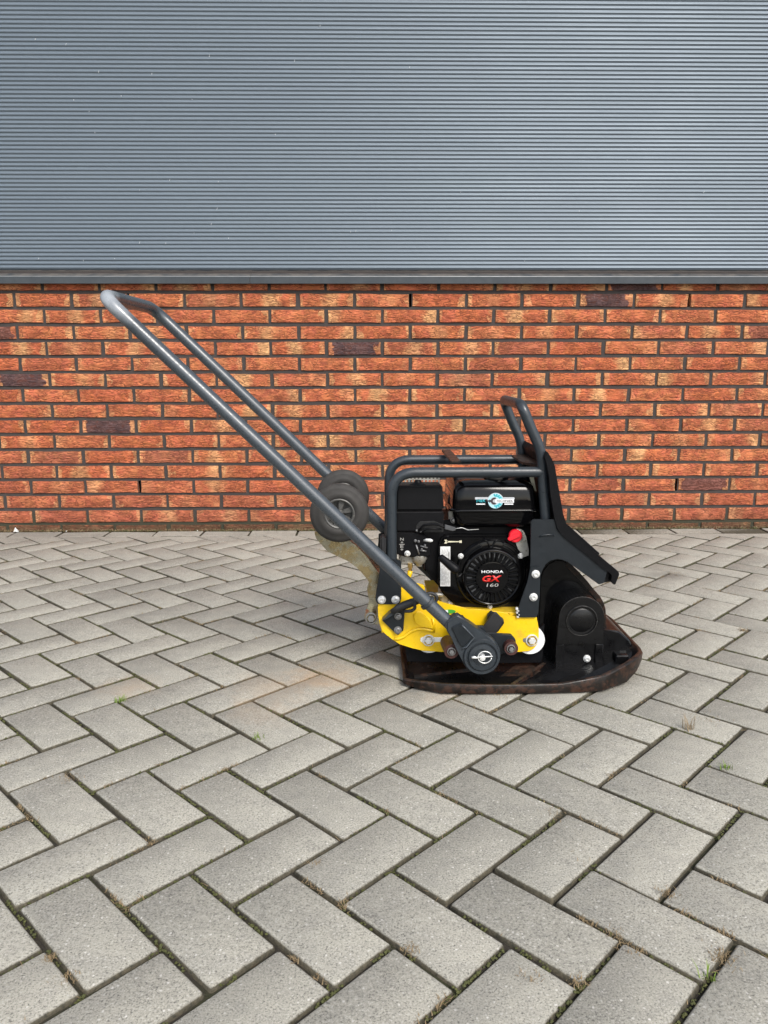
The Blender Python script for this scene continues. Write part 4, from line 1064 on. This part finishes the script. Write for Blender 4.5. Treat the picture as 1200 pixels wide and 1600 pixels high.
# starter grip
bm = bmesh.new(); a_, b_ = at(690, 872, 1.79), at(712, 890, 1.775)
pth = [a_ + (b_ - a_) * s_ for s_ in (-.16, -.1, 0, .3, .7, 1.0, 1.12, 1.2)]
tube(bm, pth, [.004, .0080, .0088, .0095, .0110, .0112, .0090, .004], 18, flat=.85)
put('starter_grip', bm, 'plastic', eng, smooth=True)
bm = bmesh.new(); tube(bm, fillet([at(713, 893, 1.785), at(716, 902, 1.80), at(722, 896, 1.805)], .006, 4), .0016, 8); put('starter_rope', bm, 'blackrubber', eng, smooth=True)
# white data label and wrench mark
YL_ = YG - .0016
bm = bmesh.new(); prism(bm, pxs([(688, 854), (703.6, 854), (703.6, 916), (688, 916)], YL_), YL_, YL_ + .001, 0)
lab = put('data_label', bm, 'label', eng)
bm = bmesh.new()
for k in range(11):
    x0 = 690 + k * 1.18
    y0 = 857 + (k * 37 % 7); 
    while y0 < 912:
        l_ = 3 + (int(y0 * 13 + k * 7) % 9)
        prism(bm, pxs([(x0, y0), (x0 + .45, y0), (x0 + .45, min(914, y0 + l_)), (x0, min(914, y0 + l_))], YL_ - .0003), YL_ - .0003, YL_, 0); y0 += l_ + 2.2
prism(bm, pxs([(700.5, 862), (702.3, 862), (702.3, 880), (700.5, 880)], YL_ - .0003), YL_ - .0003, YL_, 0)
put('label_print', bm, 'greyprint', lab)
bm = bmesh.new(); Yq = YG - .0012
prism(bm, pxs([(698, 845.3), (718, 845.9), (718, 847.0), (698, 847.6)], Yq), Yq, Yq + .001, 0)
prism(bm, pxs([(694, 843.5), (697.6, 843.3), (700, 845.5), (699.6, 847.8), (697.6, 849.3), (694, 849.2), (696, 846.3)], Yq), Yq, Yq + .001, 0)
prism(bm, pxs([(717.5, 844.8), (721.5, 844.6), (721.5, 848.3), (717.5, 848.1)], Yq), Yq, Yq + .001, 0)
put('wrench_mark', bm, 'cream', eng)
# lettering on the starter hub
YT = YR - .0048
text('lettering', 'HONDA', 769.5, 893.5, YT, 4.6, 35, 'whiteprint', rec, bold=.018)
text('lettering', 'GX', 768.6, 904.2, YT, 10.6, 31, 'redprint', rec, bold=.035, shear=.25)
text('lettering', '160', 769.6, 914.3, YT, 5.4, 19, 'greyprint', rec, bold=.0, shear=.1)
# red engine switch on its metal bracket
bm = bmesh.new(); prism(bm, pxs([(806, 826), (817, 828), (822, 838), (828, 858), (828, 869), (817, 873), (811, 862), (803, 846)], YG - .002), YG - .002, YG + .012, .003, 2)
put('switch_bracket', bm, 'alu', eng, smooth=True, auto=35)
bm = bmesh.new(); c_ = at(805.5, 837.5, YG - .006); lathe(bm, c_, [(ms(10.5, 1.8), .008), (ms(10.5, 1.8), -.002), (ms(9, 1.8), -.005), (0, -.0055)], 28)
sw = put('engine_switch', bm, 'red', eng, smooth=True, auto=35)
pprism('switch_lever', [(793, 843), (795, 839.5), (812, 833.5), (815, 835), (813.5, 839), (797, 846)], YG - .017, .008, 'red', sw, .0015)
bm = bmesh.new()
for k in range(5): lathe(bm, at(815.5 + (k % 2), 829 + k * 3.6, YG - .005), [(.0018, .002), (.0015, -.002), (0, -.0025)], 8)
put('switch_terminal', bm, 'darkbolt', sw, smooth=True)
# fuel tank: two shells, rolled seam, dished top, cap
YTK = 1.805; yb = 2.045
def shell(name, rows, mat):
    """rows: (x0px, x1px, ypx, inset)"""
    bm = bmesh.new(); rs_ = []
    for (x0, x1, y, ins) in rows:
        a_, b_ = at(x0, y, YTK), at(x1, y, YTK); z = a_.z; ring = []
        xa_, xb_, ya_, yb_ = a_.x, b_.x, YTK + ins, yb - ins; rr = .024
        for (cx_, cy_, s0) in ((xb_ - rr, ya_ + rr, -90), (xb_ - rr, yb_ - rr, 0), (xa_ + rr, yb_ - rr, 90), (xa_ + rr, ya_ + rr, 180)):
            for k in range(7):
                an = R(s0 + 90 * k / 6); ring.append(bm.verts.new((cx_ + math.cos(an) * rr, cy_ + math.sin(an) * rr, z)))
        rs_.append(ring)
    n_ = len(rs_[0])
    for i in range(len(rs_) - 1):
        for k in range(n_): bm.faces.new((rs_[i][k], rs_[i][(k + 1) % n_], rs_[i + 1][(k + 1) % n_], rs_[i + 1][k]))
    bm.faces.new(rs_[0]); bm.faces.new(rs_[-1][::-1])
    return put(name, bm, mat, eng, smooth=True, auto=50)
shell('fuel_tank', [(716, 833, 827, .022), (712, 837, 824, .012), (711, 838, 818, .006), (709, 839.5, 803, .001), (709, 839.5, 800.5, .0006)], 'gloss')
seam = shell('tank_seam', [(705, 842, 801, -.001), (703.5, 843.5, 799.8, -.003), (703.5, 843.5, 797.4, -.003), (706, 841, 796, -.001)], 'gloss')
shell('tank_top', [(708, 841, 797, .0012), (708.5, 840.5, 786, .0012), (710, 839, 770, .003), (712, 837, 763, .006), (716, 833, 758.5, .012), (722, 828, 755.5, .020), (732, 820, 753.5, .034)], 'gloss')
bm = bmesh.new(); c_ = at(775, 752, 1.87); c_.z += .003
lathe(bm, c_, [(0, -.012), (.030, -.012), (.031, .002), (.030, .010), (.024, .012), (.012, .013), (0, .013)], 32, axis='Z'); put('fuel_cap', bm, 'gloss', eng, smooth=True, auto=40)
bm = bmesh.new(); c_ = at(765, 760.5, YTK + .03)
box(bm, at(743, 760, YTK).x, at(786, 760, YTK).x, YTK + .022, YTK + .036, at(765, 757.5, YTK).z - .001, at(765, 757.5, YTK).z + .0016, .0005); put('tank_label', bm, 'silverfoil', eng)
# garage sticker on the tank
YK = YTK + .0018
bm = bmesh.new(); prism(bm, pxs([(742.3, 777.6), (743.3, 776.8), (803, 777), (804, 778), (804, 789.2), (803, 790.2), (743, 790), (742.3, 789)], YK), YK, YK + .003, 0)
stk = put('tank_sticker', bm, 'silverfoil', eng)
def disc(name, x, y, Y, rp, mat, parent, th=.0004, a0=0, a1=360, rin=0):
    c_ = at(x, y, Y); r_ = ms(rp, Y); ri = ms(rin, Y); bm = bmesh.new(); n_ = 40
    if rin == 0: prism(bm, [(c_.x + math.cos(2 * math.pi * k / n_) * r_, c_.z + math.sin(2 * math.pi * k / n_) * r_) for k in range(n_)], Y, Y + th, 0)
    else:
        o_ = [(c_.x + math.cos(R(a0 + (a1 - a0) * k / n_)) * r_, c_.z + math.sin(R(a0 + (a1 - a0) * k / n_)) * r_) for k in range(n_ + 1)]
        i_ = [(c_.x + math.cos(R(a0 + (a1 - a0) * k / n_)) * ri, c_.z + math.sin(R(a0 + (a1 - a0) * k / n_)) * ri) for k in range(n_, -1, -1)]
        prism(bm, o_ + i_, Y, Y + th, 0)
    return put(name, bm, mat, parent)
disc('sticker_disc', 774.3, 782.8, YK - .0004, 12.8, 'silverfoil', stk, .0034)
disc('sticker_disc', 774.3, 782.8, YK - .0007, 11.8, 'paleblue', stk)
for a_ in (-80, -58, -36, -14 + 28, 36, 58, 80, 102):
    disc('sticker_gear', 774.3, 782.8, YK - .0011, 11.2, 'teal', stk, .0004, a_ - 7, a_ + 7, 8.4)
disc('sticker_gear', 774.3, 782.8, YK - .0010, 9.0, 'teal', stk, .0004, 30, 105, 6.8)
disc('sticker_gear', 774.3, 782.8, YK - .0010, 9.0, 'teal', stk, .0004, -105, -30, 6.8)
disc('sticker_disc', 772, 782.8, YK - .0013, 6.1, 'silverfoil', stk)
disc('sticker_wrench', 772.6, 782.8, YK - .0017, 5.6, 'ink', stk, .0004, 62, 300, 2.6)
pprism('sticker_wrench', [(760, 781.8), (767.5, 781.6), (767.5, 783.8), (760, 783.6)], YK - .0017, .0004, 'ink', stk, 0)
disc('sticker_wrench', 763.5, 782.8, YK - .0017, 3.0, 'ink', stk, .0004, -60, 60, 1.9)
pprism('sticker_band', [(774, 780), (803, 780), (803, 785.4), (774, 785.4)], YK - .0019, .0003, 'whiteprint', stk, 0)
text('lettering', 'M&K', 751.8, 782.6, YK - .0009, 4.8, 14.5, 'teal', stk, bold=.02)
text('lettering', 'TECHNIEK', 788.6, 782.7, YK - .0023, 3.6, 26.5, 'ink', stk, bold=.01)
for (x0, x1) in ((744, 758), (788, 802)):
    pprism('sticker_line', [(x0, 786.8), (x1, 786.8), (x1, 788.5), (x0, 788.5)], YK - .0009, .0004, 'whiteprint', stk, 0)
# yellow white warning tag behind the right post
pprism('warning_tag', [(827.5, 746), (834, 745), (838, 768), (834, 766)], 1.86, .002, 'cream', eng, 0)
# air cleaner: lid, body, seam, knob, perforated heat shield
YA = 1.83
def rbox(name, x0, x1, y0, y1, Y, yb_, mat, parent, bev=.004, seg=3):
    a_, b_ = at(x0, y0, Y), at(x1, y1, Y); bm = bmesh.new()
    box(bm, a_.x, b_.x, Y, yb_, b_.z, a_.z, bev, seg); return put(name, bm, mat, parent, smooth=True, auto=50)
def taper(name, top, bot, Y0, Y1, yb_, mat, parent, bev=.004, seg=3):
    """top/bot: (x0,x1,ypx); Y0 front plane of bottom, Y1 of top"""
    bm = bmesh.new(); v_ = []
    for (x0, x1, y), Yf in ((bot, Y0), (top, Y1)):
        a_, b_ = at(x0, y, Yf), at(x1, y, Yf); v_.append([bm.verts.new(q) for q in ((a_.x, Yf, a_.z), (b_.x, Yf, a_.z), (b_.x, yb_ - (Yf - Y0), a_.z), (a_.x, yb_ - (Yf - Y0), a_.z))])
    lo, hi = v_; bm.faces.new(lo); bm.faces.new(hi[::-1])
    for k in range(4): bm.faces.new((lo[k], hi[k], hi[(k + 1) % 4], lo[(k + 1) % 4]))
    bmesh.ops.bevel(bm, geom=list(bm.edges), offset=bev, segments=seg, affect='EDGES', clamp_overlap=True)
    return put(name, bm, mat, parent, smooth=True, auto=50)
taper('air_cleaner_lid', (620, 691.5, 759), (618.5, 694, 798.5), YA, YA + .003, 1.90, 'plastic', eng, .0045)
taper('air_cleaner_body', (618.5, 694.5, 799.8), (619, 692, 831), YA - .001, YA, 1.90, 'plastic', eng, .003)
bm = bmesh.new(); c_ = at(653, 757, YA + .028); lathe(bm, c_, [(0, -.008), (.019, -.008), (.021, -.003), (.019, .002), (.010, .005), (.007, .011), (0, .012)], 20, axis='Z'); put('cleaner_knob', bm, 'plastic', eng, smooth=True, auto=40)
# perforated shield behind the lid
bm = bmesh.new(); y0 = 1.912
x0, x1 = at(622, 748, y0).x, at(686, 748, y0).x; z0, z1 = at(640, 760, y0).z, at(640, 744.0, y0).z
nh = 11; wd = (x1 - x0) / nh
for k in range(nh + 1): box(bm, x0 + k * wd - .0022, x0 + k * wd + .0022, y0, y0 + .002, z0, z1)
for k in range(4): box(bm, x0 - .002, x1 + .002, y0 + .0002, y0 + .0022, z0 + (z1 - z0) * k / 3 - .0014, z0 + (z1 - z0) * k / 3 + .0014)
put('muffler_shield', bm, 'alu', eng)
# intake elbow, choke plate, carburettor
pprism('carburettor_cover', [(618.5, 832), (655, 832), (673, 846), (673, 868), (668, 870), (636, 871), (619, 866)], YA + .002, .05, 'plastic', eng, .002)
pprism('cover_notch', [(650, 822), (656, 815), (678, 814), (693, 820), (693, 832), (650, 832)], YA - .003, .004, 'cavity_shade', eng, .001)
bm = bmesh.new()
tube(bm, fillet([at(654, 829, 1.822), at(662, 820, 1.815), at(683, 819, 1.808), at(700, 826, 1.800)], .008, 4), .0030, 10)
tube(bm, fillet([at(655, 835, 1.822), at(668, 826, 1.815), at(690, 827, 1.81)], .006, 4), .0022, 8)
put('throttle_lever', bm, 'plastic', eng, smooth=True)
pprism('lever_tip', [(695, 820), (706, 823), (712, 824.5), (712, 829), (707, 830), (695, 827)], 1.793, .008, 'slot', eng, .001)
bm = bmesh.new(); tube(bm, [at(711, 826, 1.803), at(722, 824.5, 1.806), at(731, 828, 1.81), at(748, 827, 1.815)], .0007, 6); put('control_wire', bm, 'bolt', eng, smooth=True)
bm = bmesh.new(); tube(bm, [at(662, 844.5, 1.825), at(667, 844, 1.818), at(673, 844.5, 1.812), at(676, 845, 1.81)], [.0022, .0042, .0044, .0022], 12, flat=.6); put('choke_lever', bm, 'white', eng, smooth=True)
for (x, y, r_) in ((649, 845, 2.2), (654, 846, 2.0), (658, 832, 1.6), (651, 829, 1.8), (664, 852, 1.6), (659, 858, 1.4)):
    bolt(x, y, YA - .002, r_, eng, 'screw', 'darkbolt')
bm = bmesh.new()
for (x0, y0, x1, y1) in ((657, 853, 668, 856), (656, 860, 666, 861), (650, 851, 655, 866)):
    tube(bm, [at(x0, y0, YA), at(x1, y1, YA)], .0020, 8)
put('carburettor_linkage', bm, 'darkbolt', eng, smooth=True)
bolt(636.5, 865, YA - .004, 4.6, eng, 'cover_screw')
bm = bmesh.new(); c_ = at(655, 866, 1.85)
lathe(bm, c_, [(.020, .0), (.020, -.010), (.017, -.014), (.015, -.020), (.009, -.024), (.007, -.030), (0, -.031)], 24, axis='Z'); put('carburettor_bowl', bm, 'alu', eng, smooth=True, auto=45)
bm = bmesh.new(); a_ = at(631, 868, 1.86)
box(bm, at(624, 868, 1.86).x, at(648, 868, 1.86).x, 1.85, 1.92, at(636, 882, 1.86).z, at(636, 862, 1.86).z, .005, 2); put('carburettor_body', bm, 'alu', eng, smooth=True, auto=45)
bm = bmesh.new(); c_ = at(641, 886, 1.85); lathe(bm, c_, [(0, .010), (.006, .010), (.0065, .0), (.0045, -.003), (.004, -.010), (0, -.010)], 12, axis='Z'); put('brass_drain', bm, 'brass', eng, smooth=True, auto=45)
bm = bmesh.new()
for k, s_ in enumerate(('N', '↕', '—', 'ın', '+')): pass
bm.free()
text('lettering', 'N', 628, 842.5, YA + .0013, 4.5, 5.5, 'greyprint', eng)
text('lettering', '+', 628, 847.5, YA + .0013, 3.0, 4.0, 'greyprint', eng)
text('lettering', '-', 628, 850.5, YA + .0013, .8, 8.5, 'greyprint', eng)
text('lettering', 'E', 628, 854.0, YA + .0013, 4.2, 5.0, 'greyprint', eng)
text('lettering', '+', 628, 858.6, YA + .0013, 3.6, 4.5, 'greyprint', eng)
# yellow drain hose below the carburettor, running to the console
bm = bmesh.new(); tube(bm, fillet([at(641, 893, 1.85), at(640, 900, 1.85), at(633, 909, 1.845), at(650, 917, 1.84), at(664, 921, 1.84), at(664, 932, 1.85)], .012, 5), [.0045] + [.0062] * 25 + [.005], 12) if False else tube(bm, fillet([at(641, 892, 1.85), at(639, 901, 1.85), at(632, 911, 1.845)], .012, 5), .0062, 12)
put('yellow_hose', bm, 'yellow', mc, smooth=True)
pprism('console_lug', [(633, 907), (646, 913), (661, 914), (664, 918), (663, 930), (655, 928), (643, 922), (634, 918)], 1.835, .01, 'yellow', mc, .002)
# bolt, cable and clamp between tank and cleaner
bolt(709, 812.5, 1.835, 5.0, eng, 'bolt', 'darkbolt', 'hex')
bm = bmesh.new(); pth = [at(x, y, 1.90) for x, y in ((712, 752), (704, 772), (700, 788), (704, 800), (712, 806))]
tube(bm, fillet(pth, .03, 4), .0032, 8); put('cable', bm, 'blackrubber', eng, smooth=True)
pprism('rear_strap', [(703, 746), (709, 746), (706, 770), (705, 800), (701, 806), (698, 806), (702, 792), (704, 770)], 2.0, .004, 'rust', mc, .0005)
pprism('cable_clamp', [(700, 800), (706, 798), (709, 806), (704, 818), (699, 817), (702, 808)], 1.86, .01, 'alu', eng, .001)
# muffler and shield on the far side, and belt guard
bm = bmesh.new(); box(bm, .20, .38, 2.035, 2.075, zd + .02, .47, .012, 3); put('belt_guard', bm, 'plastic', mc, smooth=True, auto=40)
print('objects', len(bpy.data.objects))
